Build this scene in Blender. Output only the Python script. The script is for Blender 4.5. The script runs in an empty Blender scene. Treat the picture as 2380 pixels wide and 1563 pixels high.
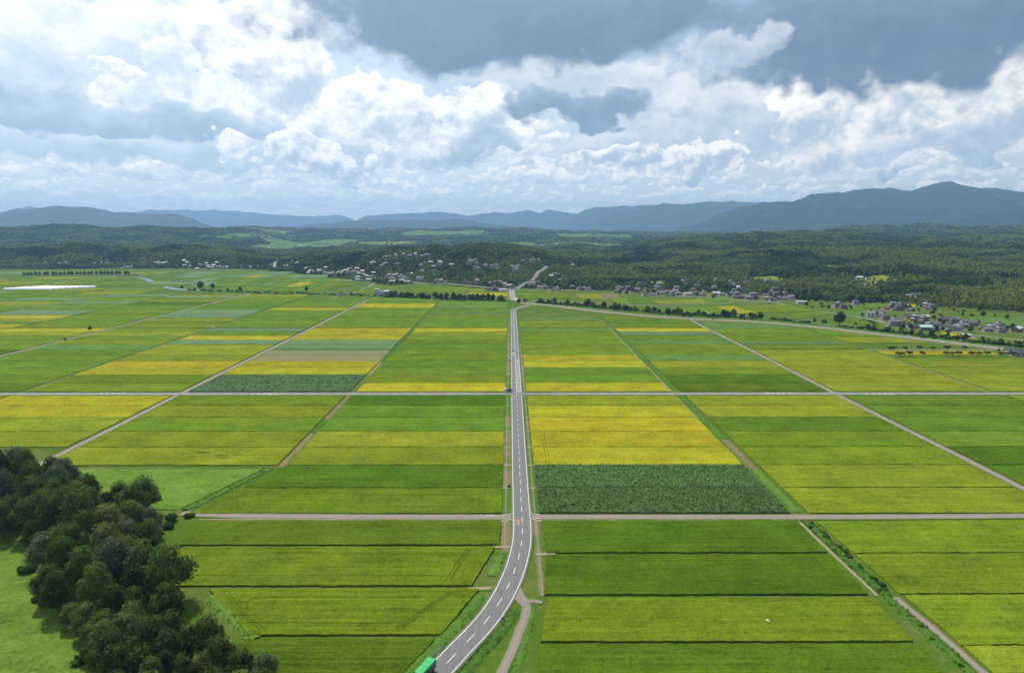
import bpy, bmesh, math, random
import numpy as np
from mathutils import Vector, Matrix

# ------------------------------------------------------------------ camera
SC = bpy.context.scene
COL = SC.collection
CAM_H = 118.0
cam_data = bpy.data.cameras.new('camera')
cam_data.sensor_width = 36.0
cam_data.lens = 24.006
cam_data.clip_start = 1.0
cam_data.clip_end = 120000.0
cam = bpy.data.objects.new('camera', cam_data)
cam.location = (0, 0, CAM_H)
cam.rotation_euler = (math.radians(90 - 8.9856), 0, -0.00246)
COL.objects.link(cam)
SC.camera = cam

# ------------------------------------------------------------------ light
SUN_EL = math.radians(54)
SUN_AZ = math.radians(-34)            # measured from +Y towards +X
sun_dir = Vector((math.sin(SUN_AZ) * math.cos(SUN_EL), math.cos(SUN_AZ) * math.cos(SUN_EL), math.sin(SUN_EL)))
sd = bpy.data.lights.new('sun', 'SUN')
sd.energy = 4.4
sd.angle = math.radians(0.53)
sd.color = (1.0, 0.955, 0.87)
sun = bpy.data.objects.new('sun', sd)
sun.rotation_euler = sun_dir.to_track_quat('Z', 'Y').to_euler()
sun.location = (0, 0, 3000)
COL.objects.link(sun)

SC.view_settings.view_transform = 'Standard'
SC.view_settings.look = 'None'
SC.view_settings.exposure = 0.08
SC.view_settings.gamma = 1.0
SC.view_settings.use_curve_mapping = False
SC.cycles.max_bounces = 5
SC.cycles.diffuse_bounces = 2
SC.cycles.glossy_bounces = 2
SC.cycles.transmission_bounces = 3
SC.cycles.transparent_max_bounces = 6
SC.cycles.volume_bounces = 0
SC.cycles.use_denoising = True
SC.cycles.sample_clamp_indirect = 4.0
SC.cycles.use_adaptive_sampling = True
SC.cycles.adaptive_threshold = 0.025
try:
    SC.cycles.denoising_prefilter = 'ACCURATE'
except Exception:
    pass

# ------------------------------------------------------------------ node helper
class Sk:
    """a socket with arithmetic"""
    def __init__(s, t, sock): s.t, s.k = t, sock
    def _m(s, op, *a): return mth(s.t, op, s, *a)
    def __add__(s, o): return s._m('ADD', o)
    __radd__ = __add__
    def __sub__(s, o): return s._m('SUBTRACT', o)
    def __rsub__(s, o): return mth(s.t, 'SUBTRACT', o, s)
    def __mul__(s, o): return s._m('MULTIPLY', o)
    __rmul__ = __mul__
    def __truediv__(s, o): return s._m('DIVIDE', o)
    def __rtruediv__(s, o): return mth(s.t, 'DIVIDE', o, s)
    def pow(s, o): return s._m('POWER', o)
    def max(s, o): return s._m('MAXIMUM', o)
    def min(s, o): return s._m('MINIMUM', o)
    def exp(s): return mth(s.t, 'EXPONENT', s)

def put(t, inp, v):
    if isinstance(v, Sk): t.links.new(v.k, inp)
    elif isinstance(v, bpy.types.NodeSocket): t.links.new(v, inp)
    else:
        if hasattr(inp.default_value, '__len__') and len(inp.default_value) == 4 and len(v) == 3: v = (*v, 1)
        inp.default_value = v

def mth(t, op, *a, clamp=False):
    n = t.nodes.new('ShaderNodeMath'); n.operation = op; n.use_clamp = clamp
    for i, v in enumerate(a): put(t, n.inputs[i], v)
    return Sk(t, n.outputs[0])

def combine(t, x, y, z):
    n = t.nodes.new('ShaderNodeCombineXYZ')
    for i, v in enumerate((x, y, z)): put(t, n.inputs[i], v)
    return n.outputs[0]

def noise(t, vec, scale=1.0, detail=4.0, rough=0.55, dims='3D', dist=0.0, col=False, norm=True):
    n = t.nodes.new('ShaderNodeTexNoise'); n.noise_dimensions = dims; n.normalize = norm
    if vec is not None: put(t, n.inputs['Vector'], vec)
    n.inputs['Scale'].default_value = scale; n.inputs['Detail'].default_value = detail
    n.inputs['Roughness'].default_value = rough; n.inputs['Distortion'].default_value = dist
    return Sk(t, n.outputs['Color' if col else 'Fac'])

def smooth(t, v, a, b, lo=0.0, hi=1.0):
    n = t.nodes.new('ShaderNodeMapRange'); n.interpolation_type = 'SMOOTHSTEP'
    for i, q in enumerate((v, a, b, lo, hi)): put(t, n.inputs[i], q)
    return Sk(t, n.outputs[0])

def lerp(t, f, a, b, blend='MIX'):
    n = t.nodes.new('ShaderNodeMix'); n.data_type = 'RGBA'; n.blend_type = blend
    put(t, n.inputs[0], f); put(t, n.inputs[6], a); put(t, n.inputs[7], b)
    return Sk(t, n.outputs[2])

def vmul(t, vec, s):
    n = t.nodes.new('ShaderNodeVectorMath'); n.operation = 'MULTIPLY'
    put(t, n.inputs[0], vec); put(t, n.inputs[1], s)
    return n.outputs[0]

# ------------------------------------------------------------------ sky
def group(name, ins, outs):
    g = bpy.data.node_groups.new(name, 'ShaderNodeTree')
    for n, ty in ins: g.interface.new_socket(n, in_out='INPUT', socket_type='NodeSocket' + ty)
    for n, ty in outs: g.interface.new_socket(n, in_out='OUTPUT', socket_type='NodeSocket' + ty)
    a = g.nodes.new('NodeGroupInput'); b = g.nodes.new('NodeGroupOutput')
    return g, {n: Sk(g, a.outputs[i]) for i, (n, _) in enumerate(ins)}, b

def use(t, g, **kw):
    n = t.nodes.new('ShaderNodeGroup'); n.node_tree = g
    for k, v in kw.items(): put(t, n.inputs[k], v)
    return n

def heap_group():
    """one heap of cloud: rounded billowing top, flat soft base"""
    f = 'Float'
    g, i, o = group('cloud_heap', [('under', 'Color'), ('az', f), ('el', f), ('billow', f), ('relief', f), ('a0', f), ('e0', f), ('w', f), ('h', f),
                                   ('rag', f), ('soft', f), ('dark', 'Color'), ('lit', 'Color'), ('gain', f), ('dens', f), ('flat', f)], [('sky', 'Color')])
    u = (i['az'] - i['a0']) / i['w']
    v = (i['el'] - i['e0']) / i['h']
    up = v.max(0.0); dn = mth(g, 'MINIMUM', v, 0.0) * i['flat']
    s = 1.0 - u * u - up * up - dn * dn
    q = s + (i['billow'] - 0.5) * (i['rag'] * 1.9)
    a = smooth(g, q, 0.0, i['soft'] * 0.75) * i['dens']
    lum = v * 0.40 + 0.42 + i['relief'] * (i['gain'] * 1.25) - (s - 0.55) * 0.25
    lum = smooth(g, lum, -0.05, 1.0)
    c = lerp(g, lum, i['dark'], i['lit'])
    m = lerp(g, a, i['under'], c)
    g.links.new(m.k, o.inputs[0])
    return g

def band_group():
    """a row of small cumulus: flat bases on one height, tops cut from noise"""
    f = 'Float'
    g, i, o = group('cloud_band', [('under', 'Color'), ('vec', 'Vector'), ('el', f), ('e0', f), ('h', f), ('scale', f), ('thr', f), ('soft', f),
                                   ('dark', 'Color'), ('lit', 'Color'), ('dens', f)], [('sky', 'Color')])
    def nz(off, det):
        n = g.nodes.new('ShaderNodeTexNoise'); n.noise_dimensions = '3D'
        ad = g.nodes.new('ShaderNodeVectorMath'); ad.operation = 'MULTIPLY_ADD'
        put(g, ad.inputs[0], i['vec']); put(g, ad.inputs[1], combine(g, i['scale'], i['scale'], i['scale'] * 1.25)); ad.inputs[2].default_value = off
        g.links.new(ad.outputs[0], n.inputs['Vector']); n.inputs['Scale'].default_value = 1.0
        n.inputs['Detail'].default_value = det; n.inputs['Roughness'].default_value = 0.56
        return Sk(g, n.outputs['Fac'])
    v = (i['el'] - i['e0']) / i['h']
    fb = nz((0, 0, 0), 5.0); fl = nz((-0.10, 0.10, 0.22), 3.0)
    up = v.max(0.0); dn = mth(g, 'MINIMUM', v, 0.0) * -3.2
    q = fb - i['thr'] - up * 0.30 - dn * 0.55
    a = smooth(g, q, 0.0, i['soft']) * i['dens']
    lum = smooth(g, (fb - fl) * 2.2 + v * 0.40 + 0.40, 0.0, 1.0)
    m = lerp(g, a, i['under'], lerp(g, lum, i['dark'], i['lit']))
    g.links.new(m.k, o.inputs[0])
    return g

def build_sky():
    w = bpy.data.worlds.new('World'); SC.world = w; w.use_nodes = True
    t = w.node_tree; t.nodes.clear()
    out = t.nodes.new('ShaderNodeOutputWorld'); bg = t.nodes.new('ShaderNodeBackground')
    t.links.new(bg.outputs[0], out.inputs[0])
    sky = t.nodes.new('ShaderNodeTexSky'); sky.sky_type = 'NISHITA'; sky.sun_disc = False
    sky.sun_elevation = SUN_EL; sky.sun_rotation = SUN_AZ
    sky.air_density = 1.0; sky.dust_density = 1.0; sky.ozone_density = 1.2
    tc = t.nodes.new('ShaderNodeTexCoord'); D = tc.outputs['Generated']
    sp = t.nodes.new('ShaderNodeSeparateXYZ'); t.links.new(D, sp.inputs[0])
    dx, dy, dz = (Sk(t, sp.outputs[i]) for i in range(3))
    az = mth(t, 'ARCTAN2', dx, dy) * 57.2958
    el = mth(t, 'ARCSINE', dz) * 57.2958
    dot = t.nodes.new('ShaderNodeVectorMath'); dot.operation = 'DOT_PRODUCT'
    t.links.new(D, dot.inputs[0]); dot.inputs[1].default_value = sun_dir
    sdot = Sk(t, dot.outputs['Value']).max(0.0)
    V = vmul(t, D, (57.3, 57.3, 72.0))
    def shift(o):
        n = t.nodes.new('ShaderNodeVectorMath'); n.operation = 'ADD'; t.links.new(V, n.inputs[0]); n.inputs[1].default_value = o
        return n.outputs[0]
    big = noise(t, V, 0.20, 7.0, 0.62); bigs = noise(t, shift((-0.7, 0.3, 1.2)), 0.20, 4.0, 0.60)
    sml = noise(t, shift((31, 7, 5)), 0.45, 6.0, 0.62); smls = noise(t, shift((30.65, 7.2, 5.6)), 0.45, 4.0, 0.60)
    rb, rs = (big - bigs), (sml - smls)
    # clear sky, paler and whiter towards the horizon
    c = lerp(t, 1.0, sky.outputs[0], (0.10, 0.10, 0.10), 'MULTIPLY')
    low = (dz.max(0.0) * -10.0).exp()
    c = lerp(t, low, c, (0.98, 0.98, 0.95))
    # thin high cloud everywhere, thicker towards the sun
    thin = noise(t, combine(t, dx / (dz.max(0.0) + 0.12), dy / (dz.max(0.0) + 0.12), 0.0), 0.55, 4.0, 0.55, '2D')
    veil = smooth(t, thin + sdot.pow(3.0) * 0.30, 0.42, 0.80)
    c = lerp(t, veil * 0.9, c, (0.80, 0.90, 0.97))
    # broken cumulus overhead and all round
    ring = noise(t, combine(t, dx / (dz.max(0.0) + 0.10), dy / (dz.max(0.0) + 0.10), 3.0), 0.9, 5.0, 0.55, '2D')
    cov = smooth(t, ring, 0.50, 0.60) * smooth(t, el, 15.0, 30.0)
    c = lerp(t, cov * 0.9, c, lerp(t, smooth(t, ring, 0.52, 0.72), (0.95, 0.97, 0.98), (0.42, 0.50, 0.60)))
    wn = t.nodes.new('ShaderNodeTexNoise'); t.links.new(shift((7, 3, 9)), wn.inputs['Vector']); wn.inputs['Scale'].default_value = 0.16
    wn.inputs['Detail'].default_value = 3.0; wn.inputs['Roughness'].default_value = 0.6
    ws = t.nodes.new('ShaderNodeSeparateColor'); t.links.new(wn.outputs['Color'], ws.inputs[0])
    azw = az + (Sk(t, ws.outputs[0]) - 0.5) * 15.0; elw = el + (Sk(t, ws.outputs[1]) - 0.5) * 7.0
    band, heap = band_group(), heap_group()
    for p in CLOUD_BANDS:
        e0, h, sc, thr, soft, dk, lt, dens, off = p
        c = use(t, band, under=c, vec=shift(off), el=el, e0=e0, h=h, scale=sc, thr=thr, soft=soft, dark=dk, lit=lt, dens=dens).outputs[0]
    for (kind, a0, e0, ww, hh, rag, soft, dk, lt, gain, dens, flat) in CLOUD_HEAPS:
        c = use(t, heap, under=c, az=azw, el=elw, billow=big if kind else sml, relief=rb if kind else rs, a0=a0, e0=e0, w=ww, h=hh,
                rag=rag, soft=soft, dark=dk, lit=lt, gain=gain, dens=dens, flat=flat).outputs[0]
    # glow of the sun through the cloud
    gl = sdot.pow(4.0) * 0.34
    c = lerp(t, 1.0, c, combine(t, gl * 0.92, gl, gl), 'ADD')
    t.links.new(c.k if isinstance(c, Sk) else c, bg.inputs['Color'])
    bg.inputs['Strength'].default_value = 1.0
    w.cycles.sampling_method = 'MANUAL'; w.cycles.sample_map_resolution = 256

WHITE, CREAM = (1.14, 1.13, 1.10), (1.10, 1.06, 0.98)
PALE, GREY, SLATE, DEEP = (0.62, 0.73, 0.83), (0.42, 0.54, 0.67), (0.26, 0.37, 0.50), (0.13, 0.205, 0.32)
def AE(x, y):
    """azimuth and elevation in degrees of a sighting taken on the 2380 x 1563 plate"""
    p = math.radians(8.9856); f = 1587.0; u, v = x - 1190.0, 781.5 - y
    X, Y, Z = u, f * math.cos(p) + v * math.sin(p), v * math.cos(p) - f * math.sin(p)
    return math.degrees(math.atan2(X, Y)) + 0.14, math.degrees(math.atan2(Z, math.hypot(X, Y)))
def heap(kind, x, y, w, h, rag=1.0, soft=0.28, dk=None, lt=None, gain=2.4, dens=1.0, flat=2.4):
    a, e = AE(x, y)
    return (kind, a, e, w * 0.0345, h * 0.0345, rag, soft, dk or MIST, lt or WHITE, gain, dens, flat)
MIST, DUSK, WARM = (0.50, 0.60, 0.70), (0.36, 0.48, 0.61), (1.20, 1.14, 1.04)
CLOUD_BANDS = [
    (1.0, 1.5, 1.05, 0.36, 0.08, (0.80, 0.84, 0.84), (1.26, 1.19, 1.08), 0.90, (3, 0, 0)),
    (2.2, 2.0, 0.78, 0.37, 0.07, (0.66, 0.74, 0.79), (1.30, 1.22, 1.10), 0.95, (17, 3, 0)),
    (3.6, 2.6, 0.58, 0.37, 0.07, (0.56, 0.66, 0.74), (1.28, 1.21, 1.10), 0.95, (5, 21, 0)),
    (5.4, 3.6, 0.42, 0.37, 0.08, (0.50, 0.61, 0.71), (1.22, 1.17, 1.08), 0.95, (41, 9, 0)),
    (8.0, 4.5, 0.30, 0.41, 0.10, (0.46, 0.57, 0.69), (1.16, 1.13, 1.07), 0.90, (11, 33, 0)),
]
_cr = random.Random(21)
CLOUD_HEAPS = [
    heap(1, 250, 250, 580, 170, 1.2, 0.9, DUSK, (0.82, 0.90, 0.96), 1.2, 0.92, 1.6),
    heap(1, 60, 70, 420, 140, 1.5, 1.0, PALE, WHITE, 1.5, 0.9, 1.0),
    heap(1, 640, 130, 130, 210, 0.9, 0.26, MIST, WHITE, 2.2),
    heap(1, 560, 235, 260, 175, 0.9, 0.22, MIST, WHITE, 2.4),
    heap(1, 425, 200, 85, 135, 0.8, 0.20, PALE, WHITE, 2.2),
    heap(0, 225, 150, 95, 34, 1.2, 0.3, PALE, WHITE, 2.2),
    heap(1, 330, 300, 430, 42, 1.2, 0.7, (0.31, 0.45, 0.61), (0.58, 0.70, 0.81), 0.9, 0.85, 1.2),
    heap(1, 480, 372, 420, 34, 1.3, 0.7, (0.42, 0.56, 0.70), (0.80, 0.87, 0.92), 1.2, 0.8, 1.2),
    heap(1, 110, 345, 260, 26, 1.3, 0.7, (0.42, 0.56, 0.70), (0.80, 0.87, 0.92), 1.2, 0.8, 1.2),
    heap(1, 1600, 320, 300, 170, 1.2, 0.45, MIST, (0.90, 0.92, 0.93), 2.0, 0.9),
    heap(1, 920, 330, 230, 150, 1.0, 0.20, MIST, WHITE, 2.8),
    heap(1, 1100, 320, 150, 110, 1.0, 0.20, MIST, WHITE, 2.8),
    heap(0, 760, 375, 120, 75, 1.1, 0.25, MIST, WHITE, 2.4),
    heap(0, 545, 345, 60, 40, 1.1, 0.25, PALE, WARM, 2.4),
    heap(1, 1120, 335, 110, 34, 1.0, 0.4, (0.34, 0.46, 0.60), (0.80, 0.84, 0.88), 1.6, 0.9, 1.4),
    heap(1, 1940, 330, 170, 155, 0.9, 0.20, MIST, WARM, 2.8),
    heap(1, 2110, 330, 170, 130, 0.9, 0.22, MIST, WARM, 2.8),
    heap(1, 2300, 310, 150, 145, 0.9, 0.20, MIST, WARM, 2.8),
    heap(1, 2140, 345, 200, 40, 1.1, 0.5, (0.40, 0.52, 0.66), (0.82, 0.86, 0.89), 1.6, 0.85, 1.3),
    heap(0, 1610, 400, 130, 85, 1.0, 0.20, MIST, WARM, 2.8),
    heap(0, 1300, 420, 60, 46, 1.0, 0.25, PALE, WARM, 2.4),
    heap(0, 1440, 370, 100, 46, 1.2, 0.35, MIST, WARM, 2.2),
    heap(1, 1300, 190, 240, 66, 0.9, 0.55, (0.52, 0.62, 0.71), (0.82, 0.86, 0.88), 1.4, 0.95, 1.6),
    heap(1, 1360, 238, 230, 34, 0.9, 0.7, (0.17, 0.28, 0.42), (0.38, 0.49, 0.61), 0.9, 0.95, 1.0),
    heap(1, 1150, 45, 560, 125, 0.9, 0.75, DEEP, (0.20, 0.31, 0.45), 0.7, 1.0, 1.0),
    heap(1, 2080, 75, 460, 115, 0.9, 0.75, DEEP, (0.22, 0.33, 0.46), 0.7, 0.98, 1.0),
    heap(0, 1690, 125, 120, 70, 1.3, 0.8, MIST, (0.80, 0.84, 0.87), 1.6, 0.7, 1.2),
]
# the same fair-weather heaps carry on round the horizon
for _k in range(10):
    _a = _cr.choice([_cr.uniform(-175, -42), _cr.uniform(42, 175)])
    CLOUD_HEAPS.append((1, _a, _cr.uniform(5, 16), _cr.uniform(8, 16), _cr.uniform(4, 7), 1.0, 0.3, MIST if _k % 3 else DUSK, WHITE, 2.4, 0.95, 2.0))
build_sky()

# ------------------------------------------------------------------ scene helpers
def link(o, parent=None):
    COL.objects.link(o)
    if parent: o.parent = parent
    return o
def mesh_obj(name, verts, faces, mat=None, parent=None, smooth_=False):
    me = bpy.data.meshes.new(name); me.from_pydata([tuple(v) for v in verts], [], [tuple(f) for f in faces]); me.update()
    if smooth_: me.polygons.foreach_set('use_smooth', [True] * len(me.polygons))
    if mat:
        for m in (mat if isinstance(mat, (list, tuple)) else [mat]): me.materials.append(m)
    return link(bpy.data.objects.new(name, me), parent)
def structure(o): o['kind'] = 'structure'; return o
def stuff(o, label=None, cat=None):
    o['kind'] = 'stuff'
    if label: o['label'] = label; o['category'] = cat
    return o
def tag(o, label, cat, group=None):
    o['label'] = label; o['category'] = cat
    if group: o['group'] = group
    return o
def empty(name, loc=(0, 0, 0), rz=0.0):
    o = bpy.data.objects.new(name, None); o.location = loc; o.rotation_euler = (0, 0, rz); o.empty_display_size = 0.5
    return link(o)

def new_mat(name, rough=0.85, spec=0.2):
    m = bpy.data.materials.new(name); m.use_nodes = True
    t = m.node_tree; b = t.nodes['Principled BSDF']
    b.inputs['Roughness'].default_value = rough; b.inputs['Specular IOR Level'].default_value = spec
    return m, t, b
def pos(t):
    g = t.nodes.new('ShaderNodeNewGeometry'); return g.outputs['Position']
def objc(t):
    g = t.nodes.new('ShaderNodeTexCoord'); return g.outputs['Object']
def bump(t, b, h, strength=0.5, dist=0.3):
    n = t.nodes.new('ShaderNodeBump'); n.inputs['Strength'].default_value = strength; n.inputs['Distance'].default_value = dist
    put(t, n.inputs['Height'], h); t.links.new(n.outputs[0], b.inputs['Normal'])
def plain(name, col, rough=0.8, var=0.15, scale=0.6, spec=0.2, metal=0.0):
    m, t, b = new_mat(name, rough, spec)
    n = noise(t, objc(t), scale, 4.0, 0.6)
    c = lerp(t, n, tuple(v * (1 - var) for v in col), tuple(min(1, v * (1 + var)) for v in col))
    t.links.new(c.k, b.inputs['Base Color']); b.inputs['Metallic'].default_value = metal
    return m

# numpy value noise
_rs = np.random.RandomState(11)
_NT = _rs.rand(512, 512)
def vnoise(x, y):
    x = np.asarray(x, float); y = np.asarray(y, float)
    xi = np.floor(x).astype(int); yi = np.floor(y).astype(int); fx = x - xi; fy = y - yi
    fx = fx * fx * (3 - 2 * fx); fy = fy * fy * (3 - 2 * fy)
    g = lambda a, b: _NT[a % 512, b % 512]
    return (g(xi, yi) * (1 - fx) + g(xi + 1, yi) * fx) * (1 - fy) + (g(xi, yi + 1) * (1 - fx) + g(xi + 1, yi + 1) * fx) * fy
def fbm(x, y, oct=4, gain=0.5):
    s = 0; a = 1.0; tot = 0
    for k in range(oct):
        s = s + a * vnoise(x * 2 ** k + 17.3 * k, y * 2 ** k + 9.1 * k); tot += a; a *= gain
    return s / tot
def ridged(x, y, oct=4):
    s = 0; a = 1.0; tot = 0
    for k in range(oct):
        s = s + a * (1 - np.abs(2 * vnoise(x * 2 ** k + 31.7 * k, y * 2 ** k + 5.3 * k) - 1)); tot += a; a *= 0.5
    return s / tot

# ------------------------------------------------------------------ relief of the land
# columns: tangent of the bearing; foot of the slope (m north); knots (distance north, crown height seen)
_COLS = [  # t, foot, h1@d1, h2@d2(valley), h3@d3, h4@d4(far)
    (-1.30, 1980, 2450, 38, 3100, 12, 4500, 92, 7000, 40),
    (-0.74, 1980, 2400, 40, 3100, 14, 4500, 96, 7000, 40),
    (-0.59, 2040, 2450, 44, 3200, 16, 4500, 112, 7000, 40),
    (-0.44, 2040, 2450, 48, 3200, 18, 4500, 102, 7000, 60),
    (-0.365, 1980, 2350, 16, 3100, 8, 4500, 90, 7000, 110),
    (-0.325, 1850, 2250, 8, 3000, 5, 5000, 10, 7000, 112),
    (-0.270, 1640, 2120, 36, 2700, 8, 4800, 8, 7000, 108),
    (-0.178, 1430, 2030, 54, 2600, 10, 4500, 14, 7000, 100),
    (-0.104, 1400, 1950, 58, 2600, 10, 4500, 12, 7000, 100),
    (-0.048, 1360, 1930, 55, 2550, 10, 4500, 12, 7000, 100),
    (0.010, 1340, 1960, 46, 2550, 10, 4500, 10, 7000, 106),
    (0.083, 1320, 2050, 26, 2600, 14, 4500, 12, 7000, 85),
    (0.158, 1290, 2120, 14, 2700, 16, 4300, 20, 7000, 70),
    (0.215, 1280, 2200, 20, 2800, 34, 3700, 42, 7000, 60),
    (0.270, 1280, 2000, 22, 2600, 40, 3450, 66, 7000, 50),
    (0.345, 1230, 1900, 26, 2500, 48, 3300, 84, 6500, 40),
    (0.420, 1120, 1800, 30, 2400, 54, 3250, 86, 6000, 50),
    (0.480, 1100, 1750, 30, 2300, 50, 3100, 74, 5700, 94),
    (0.540, 1060, 1700, 30, 2200, 46, 2950, 62, 5500, 106),
    (0.610, 1010, 1600, 28, 2100, 42, 2900, 58, 5400, 112),
    (0.680, 980, 1550, 26, 2050, 40, 2800, 48, 5200, 98),
    (0.745, 960, 1500, 24, 2000, 36, 2700, 40, 5200, 106),
    (1.30, 950, 1500, 24, 2000, 36, 2700, 40, 5200, 100)]
_ct = np.array([c[0] for c in _COLS]); _ca = np.array(_COLS)[:, 1:]
def foot(t): return np.interp(t, _ct, _ca[:, 0])
def relief(x, y):
    """ground height of the wooded hills; zero on the plain"""
    x = np.asarray(x, float); y = np.maximum(np.asarray(y, float), 1.0)
    t = x / y
    k = [np.interp(t, _ct, _ca[:, i]) for i in range(9)]
    def seg(a, b, ha, hb):
        s = np.clip((y - a) / np.maximum(b - a, 1), 0, 1); s = s * s * (3 - 2 * s); return ha + (hb - ha) * s
    z = np.zeros_like(y)
    f = k[0]
    z = np.where(y < f, 0, seg(f, k[1], 0, k[2]))
    z = np.where(y > k[1], seg(k[1], k[3], k[2], k[4]), z)
    z = np.where(y > k[3], seg(k[3], k[5], k[4], k[6]), z)
    z = np.where(y > k[5], seg(k[5], k[7], k[6], k[8]), z)
    z = np.where(y > k[7], seg(k[7], 10500, k[8], 25), z)
    ramp = np.clip((y - f) / 350, 0, 1)
    n1 = fbm(x / 420 + 3, y / 420 + 8, 4) - 0.5
    n2 = fbm(x / 1500 + 13, y / 1500 + 1, 3) - 0.5
    n3 = fbm(x / 170 + 31, y / 170 + 44, 3) - 0.5
    z = z * (1 + 0.55 * n1 * ramp) + np.clip((y - f) / 160, 0, 1) * n3 * 34 + ramp * (n1 * 16 + n2 * np.clip((y - 2400) / 2500, 0, 1) * 45)
    return np.maximum(z, 0.0)

def sheet_ground():
    m, t, b = new_mat('field_grass', 0.95, 0.0)
    p = pos(t)
    a = noise(t, p, 0.35, 5.0, 0.65); c2 = noise(t, p, 0.03, 3.0, 0.5); c3 = noise(t, p, 0.004, 4.0, 0.6)
    g1 = lerp(t, a, (0.040, 0.082, 0.008), (0.098, 0.165, 0.020))
    g1 = lerp(t, smooth(t, c2 * 0.6 + a * 0.4, 0.46, 0.62) * 0.55, g1, (0.15, 0.145, 0.055))
    s = t.nodes.new('ShaderNodeSeparateXYZ'); t.links.new(p, s.inputs[0])
    far = smooth(t, Sk(t, s.outputs[1]), 1900.0, 2300.0)     # woodland floor beyond the paddies
    g2 = lerp(t, smooth(t, c3, 0.45, 0.62), (0.022, 0.040, 0.016), (0.040, 0.066, 0.022))
    t.links.new(lerp(t, far, g1, g2).k, b.inputs['Base Color'])
    bump(t, b, a, 0.6, 0.25)
    S = 60000.0
    structure(mesh_obj('ground', [(-S, -2000, 0), (S, -2000, 0), (S, S, 0), (-S, S, 0)], [(0, 1, 2, 3)], m))

def hill_mat():
    m, t, b = new_mat('woodland_floor', 1.0, 0.0)
    p = pos(t)
    a = noise(t, p, 0.045, 5.0, 0.65); c = noise(t, p, 0.0022, 4.0, 0.55); cr = noise(t, p, 0.11, 2.0, 0.6)
    g = lerp(t, smooth(t, a, 0.32, 0.68), (0.014, 0.026, 0.012), (0.050, 0.078, 0.026))
    g = lerp(t, smooth(t, c, 0.60, 0.68), g, (0.070, 0.105, 0.030))
    t.links.new(g.k, b.inputs['Base Color'])
    bump(t, b, a * 0.7 + cr * 0.5, 1.0, 9.0)
    return m

def hills():
    mat = hill_mat()
    T = np.concatenate([np.linspace(-1.3, -0.82, 30, endpoint=False), np.linspace(-0.82, 0.82, 330), np.linspace(0.83, 1.3, 30)])
    D = np.concatenate([np.linspace(930, 4600, 220, endpoint=False), np.geomspace(4600, 11500, 60)])
    tt, dd = np.meshgrid(T, D)
    xx = tt * dd; z = relief(xx, dd) - 0.6
    v = np.stack([xx.ravel(), dd.ravel(), z.ravel()], 1)
    n, mm = len(T), len(D)
    i = np.arange((mm - 1) * n).reshape(mm - 1, n)[:, :-1].ravel()
    keep = (z[:-1, :-1] > -0.59) | (z[1:, 1:] > -0.59) | (z[:-1, 1:] > -0.59) | (z[1:, :-1] > -0.59)
    i = i[keep.ravel()]
    f = np.stack([i, i + 1, i + n + 1, i + n], 1)
    structure(mesh_obj('hills', v.tolist(), f.tolist(), mat, smooth_=True))

def mountains():
    m, t, b = new_mat('mountain_forest', 1.0, 0.0)
    p = pos(t)
    a = noise(t, p, 0.006, 6.0, 0.62); a2 = noise(t, p, 0.03, 3.0, 0.6)
    t.links.new(lerp(t, smooth(t, a, 0.30, 0.70), (0.012, 0.022, 0.014), (0.040, 0.060, 0.026)).k, b.inputs['Base Color'])
    bump(t, b, a2, 0.8, 20.0)
    # ridges: distance north, list of (bearing sighting px, crest px) on the plate -> metres
    for (D, half, spur, crest) in RIDGES:
        xs = np.array([c[0] for c in crest], float); hs = np.array([c[1] for c in crest], float)
        n = max(60, int((xs[-1] - xs[0]) / (D / 380.0))); mrow = 44
        X = np.linspace(xs[0], xs[-1], n)
        Hc = np.interp(X, xs, hs)
        V = []; F = []
        for r in range(mrow):
            s = r / (mrow - 1) * 2 - 1                     # -1 front foot .. 1 back foot
            Y = D + s * half + (fbm(X / 2600 + D, np.full_like(X, s * 1.2), 3) - 0.5) * half * 0.7 * (1 - abs(s)) * 0 
            fall = (1 - abs(s)) ** 0.85
            rg = ridged(X / spur + D * 0.001, Y / (spur * 2.2), 4)
            h = Hc * (fall * (0.62 + 0.38 * abs(1 - abs(s)) ) + (rg - 0.72) * 0.95 * fall * (1 - fall ** 4))
            h = h + (ridged(X / (spur * 0.28), Y / (spur * 0.5) + 7, 3) - 0.6) * Hc * 0.045 * (0.25 + fall)
            h = h + (fbm(X / (spur * 0.16) + s * 3, np.full_like(X, s * 6 + D), 4) - 0.5) * Hc * 0.13 * fall
            edge = np.clip(np.minimum(X - X[0], X[-1] - X) / (half * 0.5), 0, 1)
            V += list(zip(X.tolist(), Y.tolist(), (h * edge - 12.0).tolist()))
        F = [(k, k + 1, k + n + 1, k + n) for r in range(mrow - 1) for k in range(r * n, r * n + n - 1)]
        structure(mesh_obj('mountain', V, F, m, smooth_=True))

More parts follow.
